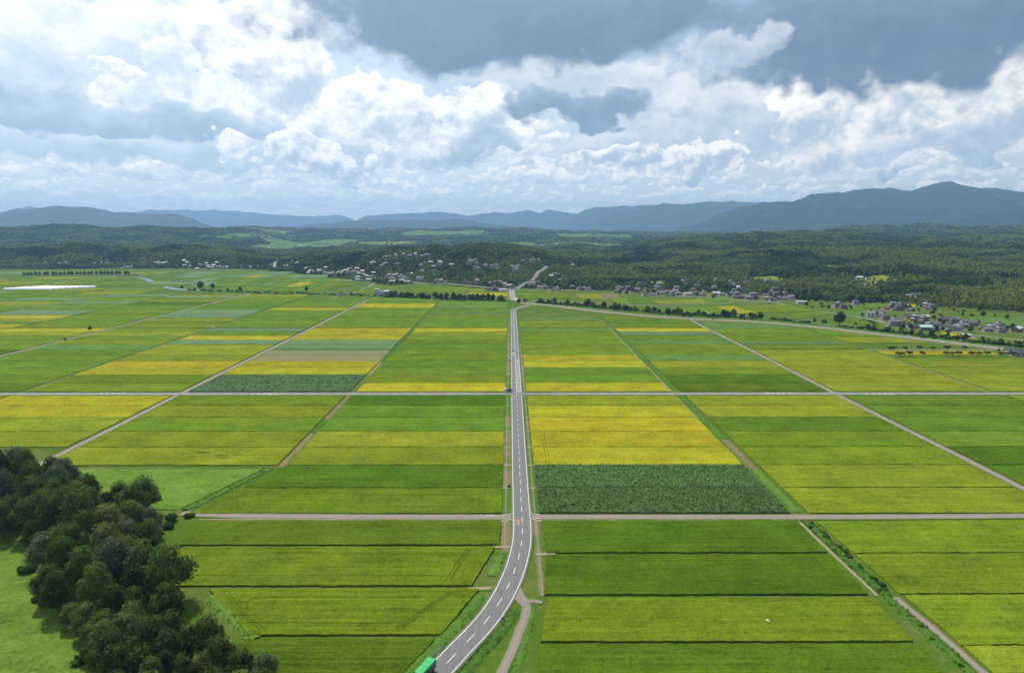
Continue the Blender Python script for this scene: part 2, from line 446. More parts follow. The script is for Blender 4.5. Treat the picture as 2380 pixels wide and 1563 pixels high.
def crest(D, pts):
    """crest line in metres (east, height) from plate sightings (x, y in 3969 x 2607)"""
    return [((x - 1978) / 2679.0 * D, CAM_H + (885 - y) / 2679.0 * D) for x, y in pts]
RIDGES = [
    (16500, 1900, 1500, crest(16500, [(2100, 850), (2300, 800), (2420, 796), (2620, 786), (2780, 780), (2960, 778), (3100, 790), (3400, 760), (3470, 752), (3560, 752), (3700, 770), (3900, 768), (3969, 762), (4100, 780), (4500, 820)])),
    (21000, 2600, 1500, crest(21000, [(-900, 850), (-400, 825), (0, 818), (120, 800), (330, 840), (530, 820), (580, 811), (710, 810), (920, 815), (1000, 823), (1170, 836), (1300, 831), (1400, 838), (1500, 845)])),
    (18500, 2400, 1300, crest(18500, [(1250, 850), (1370, 838), (1420, 831), (1580, 825), (1715, 817), (1817, 832), (1915, 821), (1984, 821), (2050, 812), (2092, 822), (2117, 811), (2170, 818), (2234, 826), (2300, 811), (2385, 818), (2500, 835), (2700, 850)])),
    (14500, 2400, 1200, crest(14500, [(2150, 858), (2385, 824), (2450, 812), (2518, 792), (2568, 784), (2635, 790), (2735, 782), (2818, 790), (2885, 800), (3000, 815), (3300, 850)])),
    (11500, 2000, 1000, crest(11500, [(-1000, 845), (-500, 815), (-200, 830), (0, 823), (75, 804), (108, 811), (183, 799), (258, 792), (358, 800), (450, 821), (533, 821), (683, 823), (750, 842), (917, 860), (960, 878)])),
    (12500, 1700, 900, crest(12500, [(1000, 878), (1250, 863), (1367, 852), (1600, 849), (1776, 846), (1917, 866), (2000, 862), (2120, 880)])),
    (10000, 2500, 1000, crest(10000, [(2480, 880), (2700, 840), (2885, 792), (3010, 776), (3068, 776), (3135, 751), (3202, 746), (3269, 738), (3352, 724), (3402, 732), (3485, 734), (3560, 726), (3610, 707), (3652, 702), (3702, 709), (3760, 734), (3819, 724), (3886, 730), (3927, 759), (3969, 784), (4300, 830), (4800, 860)])),
    (7800, 1500, 800, crest(7800, [(3350, 884), (3560, 862), (3700, 848), (3819, 823), (3900, 806), (3969, 790), (4100, 775), (4300, 800), (4700, 850)])),
]

def haze():
    m = bpy.data.materials.new('haze'); m.use_nodes = True; t = m.node_tree; t.nodes.clear()
    o = t.nodes.new('ShaderNodeOutputMaterial'); v = t.nodes.new('ShaderNodeVolumePrincipled')
    v.inputs['Color'].default_value = HAZE_COL; v.inputs['Density'].default_value = HAZE_DENS
    v.inputs['Anisotropy'].default_value = 0.25
    t.links.new(v.outputs[0], o.inputs['Volume'])
    x, y0, y1, z0, z1 = 34000, -3000, 26000, -30, 990
    P = [(-x, y0, z0), (x, y0, z0), (x, y1, z0), (-x, y1, z0), (-x, y0, z1), (x, y0, z1), (x, y1, z1), (-x, y1, z1)]
    ob = mesh_obj('haze', P, [(3, 2, 1, 0), (4, 5, 6, 7), (0, 1, 5, 4), (1, 2, 6, 5), (2, 3, 7, 6), (3, 0, 4, 7)], m)
    ob['kind'] = 'stuff'
HAZE_COL = (0.37, 0.64, 1.0, 1)
HAZE_DENS = 6.2e-5
sheet_ground(); hills(); mountains(); haze()

# ------------------------------------------------------------------ crops
TINT = {'y': (0.244, 0.236, 0.013), 'O': (0.150, 0.184, 0.013), 'o': (0.102, 0.158, 0.010), 'g': (0.088, 0.156, 0.013),
        'd': (0.064, 0.118, 0.008), 's': (0.082, 0.155, 0.042), 'b': (0.170, 0.140, 0.075), 'p': (0.092, 0.160, 0.034), 'm': (0.098, 0.172, 0.024), 'e': (0.18, 0.19, 0.085)}
LOOK = {'y': 'golden ripe rice strip', 'O': 'yellow-olive ripening rice strip', 'o': 'olive-green rice strip', 'g': 'bright green rice strip',
        'd': 'deep green rice strip', 's': 'dark blue-green leafy soybean plot', 'b': 'bare brown ploughed plot', 'p': 'pale weedy green plot', 'm': 'lush green meadow', 'e': 'faded beige-green stubble plot'}
NAME = {'y': 'rice_field', 'O': 'rice_field', 'o': 'rice_field', 'g': 'rice_field', 'd': 'rice_field', 's': 'soybean_field', 'b': 'ploughed_field', 'p': 'weedy_field', 'm': 'meadow', 'e': 'stubble_field'}
CATE = {'rice_field': 'rice field', 'soybean_field': 'bean field', 'ploughed_field': 'field', 'weedy_field': 'field', 'meadow': 'meadow', 'stubble_field': 'field'}

def crop_mats():
    R = {}
    # rice: tint from the object, streaked along the drills
    m, t, b = new_mat('rice', 0.9, 0.0)
    oi = t.nodes.new('ShaderNodeObjectInfo'); p = pos(t)
    base = oi.outputs['Color']
    n1 = noise(t, p, 0.055, 3.0, 0.6); n2 = noise(t, p, 1.3, 3.0, 0.75)
    st = noise(t, vmul(t, p, (0.018, 0.75, 0.3)), 1.0, 3.0, 0.6); n4 = noise(t, p, 0.42, 3.0, 0.65)
    br = n1 * 1.05 + n2 * 1.60 + st * 1.05 + n4 * 0.80 - 1.25
    c = lerp(t, 1.0, base, combine(t, br, br * 0.92 + 0.08, br), 'MULTIPLY')
    lodged = smooth(t, noise(t, vmul(t, p, (0.03, 0.09, 0.1)), 1.0, 4.0, 0.65), 0.60, 0.74)
    c = lerp(t, lodged * 0.55, c, lerp(t, 1.0, base, (0.62, 0.86, 1.15), 'MULTIPLY'))
    ripe = noise(t, vmul(t, p, (0.02, 0.05, 0.1)), 1.0, 4.0, 0.6)
    c = lerp(t, smooth(t, ripe, 0.35, 0.68) * 0.55, c, lerp(t, 1.0, c, (1.24, 1.10, 0.9), 'MULTIPLY'))
    t.links.new(c.k, b.inputs['Base Color'])
    bump(t, b, n2 * 0.9 + n4 * 0.6, 0.7, 0.5)
    R['rice'] = m
    # leafy beans
    m, t, b = new_mat('bean_leaves', 0.75, 0.08)
    oi = t.nodes.new('ShaderNodeObjectInfo'); p = pos(t)
    n2 = noise(t, vmul(t, p, (0.9, 1.5, 1.0)), 1.7, 4.0, 0.75); n1 = noise(t, p, 0.06, 3.0, 0.6)
    br = n2 * 3.0 + n1 * 0.6 - 0.80
    t.links.new(lerp(t, 1.0, oi.outputs['Color'], combine(t, br, br, br), 'MULTIPLY').k, b.inputs['Base Color'])
    bump(t, b, n2, 0.9, 0.6)
    R['bean'] = m
    # grass / weeds
    m, t, b = new_mat('rank_grass', 0.95, 0.0)
    oi = t.nodes.new('ShaderNodeObjectInfo'); p = pos(t)
    n1 = noise(t, vmul(t, p, (0.05, 0.09, 0.1)), 1.0, 4.0, 0.65); n2 = noise(t, p, 0.7, 4.0, 0.7); pt = smooth(t, noise(t, p, 0.11, 4.0, 0.6), 0.55, 0.70)
    br = n1 * 1.3 + n2 * 1.6 - 0.45
    c = lerp(t, 1.0, oi.outputs['Color'], combine(t, br, br * 0.9 + 0.1, br), 'MULTIPLY')
    c = lerp(t, pt * 0.40, c, (0.16, 0.22, 0.06))
    t.links.new(c.k, b.inputs['Base Color'])
    bump(t, b, n2, 0.8, 0.5)
    R['grass'] = m
    m, t, b = new_mat('bare_soil', 0.95, 0.0)
    oi = t.nodes.new('ShaderNodeObjectInfo'); p = pos(t)
    st = noise(t, vmul(t, p, (0.05, 0.6, 0.3)), 1.0, 4.0, 0.6); n2 = noise(t, p, 0.5, 4.0, 0.7)
    br = st * 0.6 + n2 * 0.8 + 0.3
    t.links.new(lerp(t, 1.0, oi.outputs['Color'], combine(t, br, br, br), 'MULTIPLY').k, b.inputs['Base Color'])
    bump(t, b, n2, 0.7, 0.3)
    R['soil'] = m
    return R
CM = crop_mats()
MATKEY = {'s': 'bean', 'b': 'soil', 'm': 'grass', 'p': 'grass', 'e': 'soil'}
rng = random.Random(4)
nrg = np.random.RandomState(5)

def field(code, q, label, group=None, h=None):
    """a standing crop on the quad q (SW, SE, NE, NW), as a slab with rough top and ragged sides"""
    q = [np.array(c, float) for c in q]
    cx = sum(q) / 4; dist = max(120.0, float(np.hypot(*cx)))
    if h is None: h = {'s': 0.75, 'b': 0.12, 'm': 0.30, 'p': 0.55, 'e': 0.18}.get(code, 0.60 if dist < 262 else 0.50)
    res = max(1.6, dist / 140.0) if code != 's' else max(1.0, dist / 260.0)
    lx = max(np.linalg.norm(q[1] - q[0]), np.linalg.norm(q[2] - q[3])); ly = max(np.linalg.norm(q[3] - q[0]), np.linalg.norm(q[2] - q[1]))
    nx = int(min(140, max(4, lx / res))); ny = int(min(60, max(3, ly / res)))
    u, v = np.meshgrid(np.linspace(0, 1, nx + 1), np.linspace(0, 1, ny + 1))
    P = ((1 - u) * (1 - v))[..., None] * q[0] + (u * (1 - v))[..., None] * q[1] + (u * v)[..., None] * q[2] + ((1 - u) * v)[..., None] * q[3]
    amp = {'s': 0.20, 'b': 0.05, 'm': 0.16, 'p': 0.30}.get(code, 0.09)
    z = h + (nrg.rand(ny + 1, nx + 1) - 0.5) * amp * 2
    jit = (nrg.rand(ny + 1, nx + 1, 2) - 0.5) * min(0.5, res * 0.25)
    P = P + jit
    top = np.concatenate([P, z[..., None]], 2).reshape(-1, 3)
    n = nx + 1
    idx = np.arange((ny + 1) * n).reshape(ny + 1, n)
    f = np.stack([idx[:-1, :-1], idx[:-1, 1:], idx[1:, 1:], idx[1:, :-1]], -1).reshape(-1, 4).tolist()
    ring = list(idx[0, :]) + list(idx[1:, -1]) + list(idx[-1, -2::-1]) + list(idx[-2:0:-1, 0])
    base = len(top); sk = top[ring].copy(); sk[:, 2] = -0.05
    L = len(ring)
    f += [(ring[(i + 1) % L], ring[i], base + i, base + (i + 1) % L) for i in range(L)]
    o = mesh_obj(NAME[code], np.concatenate([top, sk]).tolist(), f, CM[MATKEY.get(code, 'rice')])
    c = TINT[code]; k = 1 + (rng.random() - 0.5) * 0.22; w = (rng.random() - 0.5) * 0.16
    o.color = (c[0] * k * (1 + w), c[1] * k, c[2] * k, 1)
    tag(o, label, CATE[NAME[code]], group)
    if code == 's' and dist < 620: bean_leaves(o, q, h, 3.2 if dist < 400 else 1.3)
    return o
def bean_leaves(o, q, h, per):
    """leafy tops of the bean rows, joined"""
    n = int(lambda_area(q) * per); u = nrg.rand(n, 1); v = nrg.rand(n, 1)
    row = np.round(v * 40) / 40; v = np.clip(row + (v - row) * 0.75, 0, 1)
    P = (1 - u) * (1 - v) * q[0] + u * (1 - v) * q[1] + u * v * q[2] + (1 - u) * v * q[3]
    c = np.concatenate([P, h + 0.02 + nrg.rand(n, 1) * 0.30], 1)
    nm = nrg.normal(size=(n, 3)) * 0.55; nm[:, 2] += 1.0; nm /= np.linalg.norm(nm, axis=1)[:, None]
    ax = np.cross(nm, nrg.normal(size=(n, 3))); ax /= np.linalg.norm(ax, axis=1)[:, None]; ay = np.cross(nm, ax); s = 0.22 + 0.26 * nrg.rand(n, 1)
    V = np.stack([c - ax * s, c - ay * s * .8, c + ax * s, c + ay * s * .8], 1).reshape(-1, 3)
    w = mesh_obj('leaf_canopy', V.tolist(), [(4 * i, 4 * i + 1, 4 * i + 2, 4 * i + 3) for i in range(n)], CM['bean'], o)
    w.color = o.color; w['kind'] = 'stuff'
def lambda_area(q): return abs(sum(q[i][0] * q[(i + 1) % 4][1] - q[(i + 1) % 4][0] * q[i][1] for i in range(4))) / 2

def cut(x0, x1, y0, y1, gap=0.45): return [(x0, y0 + gap), (x1, y0 + gap), (x1, y1 - gap), (x0, y1 - gap)]
ORD = ['first', 'second', 'third', 'fourth', 'fifth', 'sixth', 'seventh', 'eighth', 'ninth', 'tenth', 'eleventh', 'twelfth']
B0 = [270.5, 299.2, 329.6, 358.6, 387.8, 417.7, 447.0, 474.4]
B1 = [486.2 + 29.25 * k for k in range(12)]
B2 = [812.5 + 29.4 * k for k in range(15)]
COLS = {  # west edge, east edge, words
    'L1': (-112.4, -3.7, 'between the main road and the first ditch on the grove side'),
    'L2': (-234.6, -117.6, 'between the first ditch and the first gravel track on the grove side'),
    'L3': (-355.4, -241.6, 'between the first gravel track and the second ditch on the grove side'),
    'L4': (-473.6, -358.6, 'between the second ditch and the second gravel track on the grove side'),
    'L5': (-595.6, -480.2, 'between the second gravel track and the third ditch on the grove side'),
    'L6': (-713.5, -598.5, 'between the third ditch and the third gravel track on the grove side'),
    'L7': (-833.0, -719.5, 'just past the third gravel track on the grove side'),
    'L8': (-948.0, -836.0, 'farthest columns of strips on the grove side'),
    'R1': (11.9, 117.2, 'between the main road and the first ditch on the village side'),
    'R2': (125.0, 231.6, 'between the first ditch and the gravel track on the village side'),
    'R3': (238.6, 349.0, 'between the gravel track and the second ditch on the village side'),
    'R4': (353.5, 470.0, 'past the second ditch on the village side')}
def column(col, edges, codes, block, k0=0):
    x0, x1, words = COLS[col]
    for k, c in enumerate(codes):
        if c == '.': continue
        k += k0
        xa, xb, ya, yb = x0, x1, edges[k], edges[k + 1]
        if block == 'south' and col == 'L1' and k < 2:        # cut by the slanting hedge
            f = lambda y: -133.5 + (y - 273.4) * 0.385
            q = [(f(ya) + 0.2, ya + .45), (xb, ya + .45), (xb, yb - .45), (min(f(yb), xa), yb - .45)]
        else: q = cut(xa, xb, ya, yb)
        where = {'south': 'before the paved crossroad', 'north': 'beyond the paved crossroad', 'far': 'beyond the line of utility poles'}[block]
        field(c, q, f'{LOOK[c]}, {ORD[min(k, 11)]} strip {where}, {words}')
column('L1', B0, 'odOOggd', 'south'); column('R1', B0, 'ssyyyyO', 'south'); column('R2', B0, 'OOooDOO'.replace('D', 'd'), 'south')
column('L2', B0, '..OOoOo', 'south'); column('L3', B0, '...OOyy', 'south'); column('L4', B0, '.....Oy', 'south')
column('R3', B0, '.ddgggg', 'south'); column('R4', B0, '....ggO', 'south')
column('L1', B1, 'yoggoggooOy'[:11], 'north'); column('L2', B1, 'ssyyeessyyy', 'north'); column('L3', B1, 'ooyyOOOsyos', 'north')
column('L4', B1, 'dgggggpooOo', 'north'); column('L5', B1, '..ggddoogOy', 'north'); column('L6', B1, '.....oogOoy', 'north'); column('L7', B1, '.......ogOo', 'north')
column('R1', B1, 'yggyyooooop'[:11], 'north'); column('R2', B1, 'ddoOpoopgsy', 'north'); column('R3', B1, 'OOOOOO', 'north'); column('R4', B1, 'OOOo', 'north')
column('L1', B2, 'gggopggpgg', 'far'); column('L2', B2, 'oggggggyyggg', 'far')
column('L3', B2, 'goggggyogggg', 'far'); column('L4', B2, 'ooOsssggggogoO', 'far'); column('L5', B2, 'oogoooggddOosO', 'far')
column('L6', B2, 'ygOyssoggsoggs', 'far'); column('L7', B2, 'ooOOsoggOOgsog', 'far'); column('L8', B2, 'oOogsogOOgsogg', 'far')
column('R1', B2, 'oop', 'far')
# strips under the highway, village side
for (c, q, l) in [('o', [(125, 813), (229, 813), (229, 842), (125, 842)], 'first strip beyond the utility poles, between the ditch and the gravel track'),
                  ('g', [(125, 843), (228, 843), (229, 880), (125, 884)], 'second strip beyond the utility poles, between the ditch and the gravel track'),
                  ('g', [(125, 886), (195, 886), (150, 926), (125, 930)], 'last wedge below the highway bank, by the first ditch'),
                  ('o', [(239, 664.5), (349, 664.5), (349, 690), (239, 690)], 'first strip past the short cross path, east of the gravel track'),
                  ('s', [(239, 691), (349, 691), (349, 708), (239, 708)], 'narrow plot past the short cross path, east of the gravel track'),
                  ('o', [(239, 709), (349, 709), (349, 736), (239, 736)], 'third strip past the short cross path, east of the gravel track'),
                  ('g', [(239, 737), (349, 737), (349, 768), (239, 768)], 'fourth strip past the short cross path, east of the gravel track'),
                  ('g', [(239, 769), (349, 769), (345, 800), (239, 800)], 'fifth strip past the short cross path, east of the gravel track'),
                  ('p', [(239, 801), (345, 801), (312, 842), (239, 860)], 'last weedy plot under the highway bank, east of the gravel track'),
                  ('O', [(353, 700), (436, 700), (415, 735), (353, 745)], 'wedge under the highway bank beyond the orchard'),
                  ('g', [(353, 748), (410, 740), (385, 775), (353, 792)], 'small wedge under the highway bank beyond the orchard'),
                  ('y', [(355, 632), (470, 632), (462, 652), (355, 652)], 'narrow strip between the two rows of orchard trees'),
                  ('O', [(355, 575), (492, 575), (480, 604), (355, 604)], 'wide strip in front of the orchard row, east of the second ditch'),
                  ('o', [(355, 605), (480, 605), (474, 618), (355, 618)], 'narrow strip at the foot of the orchard row')]:
    field(c, q, f'{LOOK[c]}, {l}')
# near blocks, before the gravel cross track
NEAR = [
    ('d', [(-124.5, 242.0), (-4.2, 242.0), (-3.8, 263.4), (-129.0, 263.4)], 'first strip before the gravel cross track on the grove side'),
    ('o', [(-122.0, 212.2), (-13.0, 212.2), (-5.2, 234.0), (-5.8, 240.2), (-124.0, 240.2)], 'strip with wheel marks at its end, in the bend of the main road'),
    ('o', [(-77.0, 184.3), (-20.5, 184.3), (-10.3, 210.0), (-99.5, 210.0)], 'four-cornered strip with a slanting end beside the grove'),
    ('d', [(-92.0, 150.0), (-36.0, 150.0), (-22.0, 182.0), (-77.0, 182.0)], 'weedy strip at the grove foot beside the guard rail'),
    ('d', [(13.4, 235.6), (116.5, 235.6), (116.5, 263.0), (12.6, 263.0)], 'first strip before the gravel cross track on the village side'),
    ('d', [(11.0, 206.4), (116.5, 206.4), (116.5, 233.8), (13.0, 233.8)], 'second strip before the gravel cross track on the village side'),
    ('o', [(8.8, 180.8), (116.3, 180.8), (116.3, 204.0), (12.0, 204.0)], 'third strip before the gravel cross track, with a white egret above it'),
    ('d', [(7.5, 150.0), (116.0, 150.0), (116.0, 179.2), (8.0, 179.2)], 'fourth strip before the gravel cross track, full of pale weeds'),
    ('o', [(126.0, 235.2), (260.0, 235.8), (260.0, 263.6), (124.2, 262.6)], 'first strip before the gravel cross track, past the bushy ditch'),
    ('o', [(127.0, 206.8), (260.0, 207.8), (260.0, 234.9), (126.2, 234.3)], 'second strip before the gravel cross track, past the bushy ditch'),
    ('o', [(129.0, 179.0), (260.0, 180.2), (260.0, 206.9), (128.0, 205.8)], 'third strip before the gravel cross track, past the farm path'),
    ('O', [(129.5, 150.0), (260.0, 151.0), (260.0, 179.4), (129.3, 178.2)], 'fourth strip before the gravel cross track, past the farm path'),
    ('m', [(-214.0, 275.0), (-141.0, 275.0), (-122.5, 324.5), (-214.0, 324.5)], 'beside the dark grove, under the golden strips'),
    ('m', [(-330.0, 120.0), (-60.0, 120.0), (-142.0, 262.0), (-330.0, 262.0)], 'open slope behind the dark grove')]
for c, q, l in NEAR:
    if len(q) == 5: q = [q[0], q[1], q[3], q[4]]
    field(c, q, f'{LOOK[c]}, {l}')
# beyond the river
EAST = [
('o', (17.8, 1238.3), (75.0, 1272.3), (83.0, 1155.9), (23.0, 1151.4)),
('o', (77.0, 1272.3), (102.3, 1272.3), (104.9, 1165.0), (84.3, 1155.9)),
('O', (119.5, 1240.3), (162.8, 1246.6), (158.8, 1151.4), (119.1, 1149.6)),
('b', (163.8, 1246.6), (195.7, 1254.0), (188.0, 1162.3), (160.2, 1158.6)),
('g', (165.0, 1153.2), (197.6, 1158.6), (189.9, 1071.8), (173.4, 1075.7)),
('g', (200.1, 1165.0), (237.6, 1228.0), (231.8, 1071.8), (191.2, 1071.8)),
('O', (235.5, 1131.9), (277.0, 1135.4), (276.4, 1075.7), (232.2, 1071.8)),
('O', (279.0, 1139.3), (323.8, 1153.6), (321.1, 1087.2), (280.2, 1069.8)),
('g', (326.5, 1153.6), (348.7, 1144.6), (356.9, 1118.6), (323.3, 1088.8)),
('g', (357.8, 1118.6), (373.7, 1137.6), (395.9, 1110.1), (360.9, 1087.2)),
('g', (238.4, 1018.0), (285.8, 1028.0), (289.9, 940.9), (242.5, 940.9)),
('g', (287.4, 1029.4), (306.9, 1030.1), (315.6, 948.2), (290.3, 939.7)),
('y', (309.2, 1032.3), (342.0, 1043.3), (350.8, 957.5), (319.6, 951.3)),
('o', (343.3, 1043.3), (387.3, 1054.5), (387.2, 960.7), (351.5, 957.5)),
('o', (388.5, 1054.5), (421.4, 1062.1), (435.3, 972.1), (389.5, 962.6)),
('o', (418.7, 1065.8), (426.3, 1061.2), (449.8, 976.5), (396.5, 970.1)),
('g', (386.5, 945.1), (438.7, 972.7), (447.7, 945.1), (371.8, 885.6)),
('p', (479.0, 974.0), (510.9, 974.0), (476.0, 907.6), (463.2, 926.0)),
('g', (452.6, 904.2), (468.5, 864.6), (457.9, 835.9), (427.2, 845.6)),
('g', (555.3, 1073.6), (616.0, 1065.8), (568.1, 1015.7), (527.6, 1015.7)),
('g', (517.9, 1035.8), (534.5, 1035.8), (511.0, 981.8), (497.7, 981.8)),
('y', (494.9, 775.1), (507.0, 756.7), (493.9, 740.9), (488.2, 762.1)),
('g', (484.8, 756.7), (491.5, 738.3), (472.0, 714.3), (468.6, 726.5)),
('p', (617.6, 911.9), (697.2, 895.4), (629.3, 826.2), (566.0, 826.2)),
('y', (622.9, 1067.4), (636.4, 1063.9), (609.8, 1021.9), (608.9, 1030.0)),
('g', (582.5, 1079.0), (624.1, 1074.5), (602.0, 1061.3), (574.3, 1052.7)),
('O', (-78.7, 1340.0), (-51.0, 1340.0), (-47.6, 1275.4), (-77.5, 1275.4)),
('y', (-78.3, 1262.3), (-5.9, 1262.3), (-3.7, 1186.4), (-75.2, 1196.0)),
('o', (-114.5, 1386.4), (-83.6, 1386.4), (-80.8, 1271.0), (-107.6, 1271.0)),
('o', (-158.5, 1406.1), (-117.8, 1399.5), (-109.6, 1271.0), (-146.5, 1271.0)),
('o', (-188.8, 1373.5), (-161.5, 1392.9), (-150.6, 1271.0), (-180.9, 1271.0)),
('g', (-202.8, 1468.7), (-85.5, 1399.5), (-85.0, 1390.3), (-193.4, 1399.5)),
('g', (10.6, 1324.5), (60.6, 1312.7), (59.1, 1278.7), (12.3, 1282.0)),
('o', (12.2, 1273.2), (42.6, 1271.0), (42.6, 1200.8), (13.6, 1210.7)),
('o', (45.6, 1271.0), (77.4, 1278.7), (72.5, 1196.0), (46.4, 1186.4)),
]
for i, it in enumerate(EAST):
    c, q = it[0], list(it[1:])
    # order SW, SE, NE, NW
    top = sorted(q, key=lambda p: -p[1])[:2]; bot = [p for p in q if p not in top]
    top.sort(); bot.sort()
    side = 'east of the highway' if top[0][0] > 9 else 'between the river trees and the village'
    field(c, [bot[0], bot[1], top[1], top[0]], f'{LOOK[c].replace("strip", "paddy")} {side}, number {i + 1} counted from the bridge', 'small paddies beyond the river')
far_codes = 'gogggosgogpgygoggsgog'
k = 0
for (ya, yb, xa, xb) in ((1297, 1396, -560, -330), (1400, 1518, -660, -315), (1524, 1640, -740, -330), (1644, 1760, -800, -420), (1764, 1880, -830, -540), (1255, 1330, -290, -195), (1335, 1400, -285, -200)):
    n = int((xb - xa) / 34)
    for j in range(n):
        x = xa + j * 34; sh = (ya - 1290) * 0.05
        c = far_codes[k % len(far_codes)]; k += 1
        if ya >= 1640 and rng.random() < .5: c = 's'
        field(c, [(x - sh, ya + 1), (x + 32.5 - sh, ya + 1), (x + 32.5 - sh - 5, yb - 1), (x - sh - 5, yb - 1)],
              f'{LOOK[c].replace("strip", "paddy")} between the river and the far village foot', 'small paddies below the far village')
k = 3
for (ya, yb) in ((1230, 1290), (1296, 1360), (1400, 1450), (1456, 1530), (1536, 1600), (1606, 1690), (1780, 1850), (1856, 1930)):
    for x in range(-1500, -780, 118):
        if x > -1010 and 1300 < ya < 1400: continue
        if x > -930 and ya > 1500: continue
        c = 'oogOogsgoOgo'[k % 12]; k += 1
        field(c, cut(x + 2, x + 114, ya, yb, 1.0), f'{LOOK[c]} in the far plain near the white greenhouses', 'far strips by the greenhouses')

# ------------------------------------------------------------------ roads
def road_mats():
    R = {}
    def mk(key, a, b_, sc, rough=0.9):
        m, t, b = new_mat(key, rough, 0.2); p = pos(t)
        n = noise(t, p, sc, 5.0, 0.65); n2 = noise(t, p, 0.06, 3.0, 0.6)
        c = lerp(t, n * 0.6 + n2 * 0.4, a, b_)
        if key == 'asphalt':                      # wear along the wheel paths, mud spots
            w = noise(t, vmul(t, p, (1.7, 0.012, 1.0)), 1.0, 3.0, 0.6); k = w * 0.7 + 0.65
            c = lerp(t, 1.0, c, combine(t, k, k, k), 'MULTIPLY')
            c = lerp(t, smooth(t, noise(t, p, 0.35, 4.0, 0.7), 0.62, 0.75) * 0.35, c, (0.26, 0.235, 0.20))
        t.links.new(c.k, b.inputs['Base Color']); bump(t, b, n, 0.3, 0.05)
        R[key] = m
    mk('asphalt', (0.12, 0.117, 0.115), (0.185, 0.178, 0.172), 0.9)
    mk('old_asphalt', (0.15, 0.145, 0.14), (0.215, 0.205, 0.195), 0.9)
    mk('pale_asphalt', (0.21, 0.20, 0.185), (0.28, 0.265, 0.245), 0.9)
    mk('gravel', (0.15, 0.13, 0.105), (0.27, 0.235, 0.20), 0.8)
    mk('dirt', (0.20, 0.155, 0.10), (0.34, 0.27, 0.19), 0.5)
    mk('concrete', (0.30, 0.29, 0.27), (0.42, 0.41, 0.39), 0.6)
    mk('white_paint', (0.68, 0.68, 0.66), (0.88, 0.88, 0.86), 1.2, 0.6)
    mk('orange_paint', (0.62, 0.22, 0.06), (0.74, 0.30, 0.10), 2.0, 0.6)
    # verge of dry and green weeds
    for key, dry in (('verge', 0.54), ('dry_verge', 0.45), ('green_verge', 0.66)):
        m, t, b = new_mat(key, 0.95, 0.0); p = pos(t)
        n = noise(t, p, 0.9, 5.0, 0.7); n2 = noise(t, p, 0.05, 3.0, 0.6); n3 = noise(t, p, 0.3, 3.0, 0.6)
        g = lerp(t, n, (0.045, 0.098, 0.010), (0.105, 0.195, 0.022)); d = lerp(t, n, (0.12, 0.095, 0.045), (0.27, 0.21, 0.11))
        t.links.new(lerp(t, smooth(t, n2 * 0.6 + n3 * 0.4, dry - 0.06, dry + 0.08), g, d).k, b.inputs['Base Color'])
        bump(t, b, n, 0.8, 0.35); R[key] = m
    return R
RM = road_mats()

def offs(pts, d):
    """polyline offset sideways by d (to the right of travel)"""
    out = []
    for i, p in enumerate(pts):
        a = pts[max(i - 1, 0)]; b = pts[min(i + 1, len(pts) - 1)]
        tx, ty = b[0] - a[0], b[1] - a[1]; l = math.hypot(tx, ty) or 1
        out.append((p[0] + ty / l * d, p[1] - tx / l * d))
    return out
def dens(pts, step):
    out = [pts[0]]
    for a, b in zip(pts, pts[1:]):
        n = max(1, int(math.hypot(b[0] - a[0], b[1] - a[1]) / step))
        out += [(a[0] + (b[0] - a[0]) * k / n, a[1] + (b[1] - a[1]) * k / n) for k in range(1, n + 1)]
    return out
def spline(pts, step=4.0):
    """Catmull-Rom through the points"""
    P = [np.array(p, float) for p in pts]; P = [2 * P[0] - P[1]] + P + [2 * P[-1] - P[-2]]
    out = []
    for i in range(1, len(P) - 2):
        n = max(2, int(np.linalg.norm(P[i + 1] - P[i]) / step))
        for k in range(n):
            s = k / n
            out.append(tuple(0.5 * (2 * P[i] + (P[i + 1] - P[i - 1]) * s + (2 * P[i - 1] - 5 * P[i] + 4 * P[i + 1] - P[i + 2]) * s * s + (3 * P[i] - P[i - 1] - 3 * P[i + 1] + P[i + 2]) * s ** 3)))
    out.append(tuple(P[-2])); return out
def zland(x, y): return float(relief(np.array([x]), np.array([y]))[0])
def strip(name, pts, prof, mats, parent=None, land=False, rag=0.0):
    """sweep a cross-section [(offset, z), ...] along pts; mats gives a material per section gap"""
    rows = [offs(pts, d) for d, _ in prof]
    n = len(pts); V = []; 
    for (d, z), r in zip(prof, rows):
        for (x, y) in r:
            j = (rng.random() - 0.5) * rag if rag else 0
            V.append((x + j, y + ((rng.random() - 0.5) * rag if rag else 0), z + (zland(x, y) if land else 0)))
    F = []; mi = []
    ml = []
    for k in range(len(prof) - 1):
        if mats[k] not in ml: ml.append(mats[k])
        for i in range(n - 1):
            a = k * n + i; F.append((a, a + n, a + n + 1, a + 1)); mi.append(ml.index(mats[k]))
    o = mesh_obj(name, V, F, [RM[q] if isinstance(q, str) else q for q in ml], parent)
    o.data.polygons.foreach_set('material_index', mi); o.data.update()
    return o
def bank(w, h, s): return [(-w / 2 - s, -0.02), (-w / 2, h), (w / 2, h), (w / 2 + s, -0.02)]
RH = 0.36     # top of the paved roads

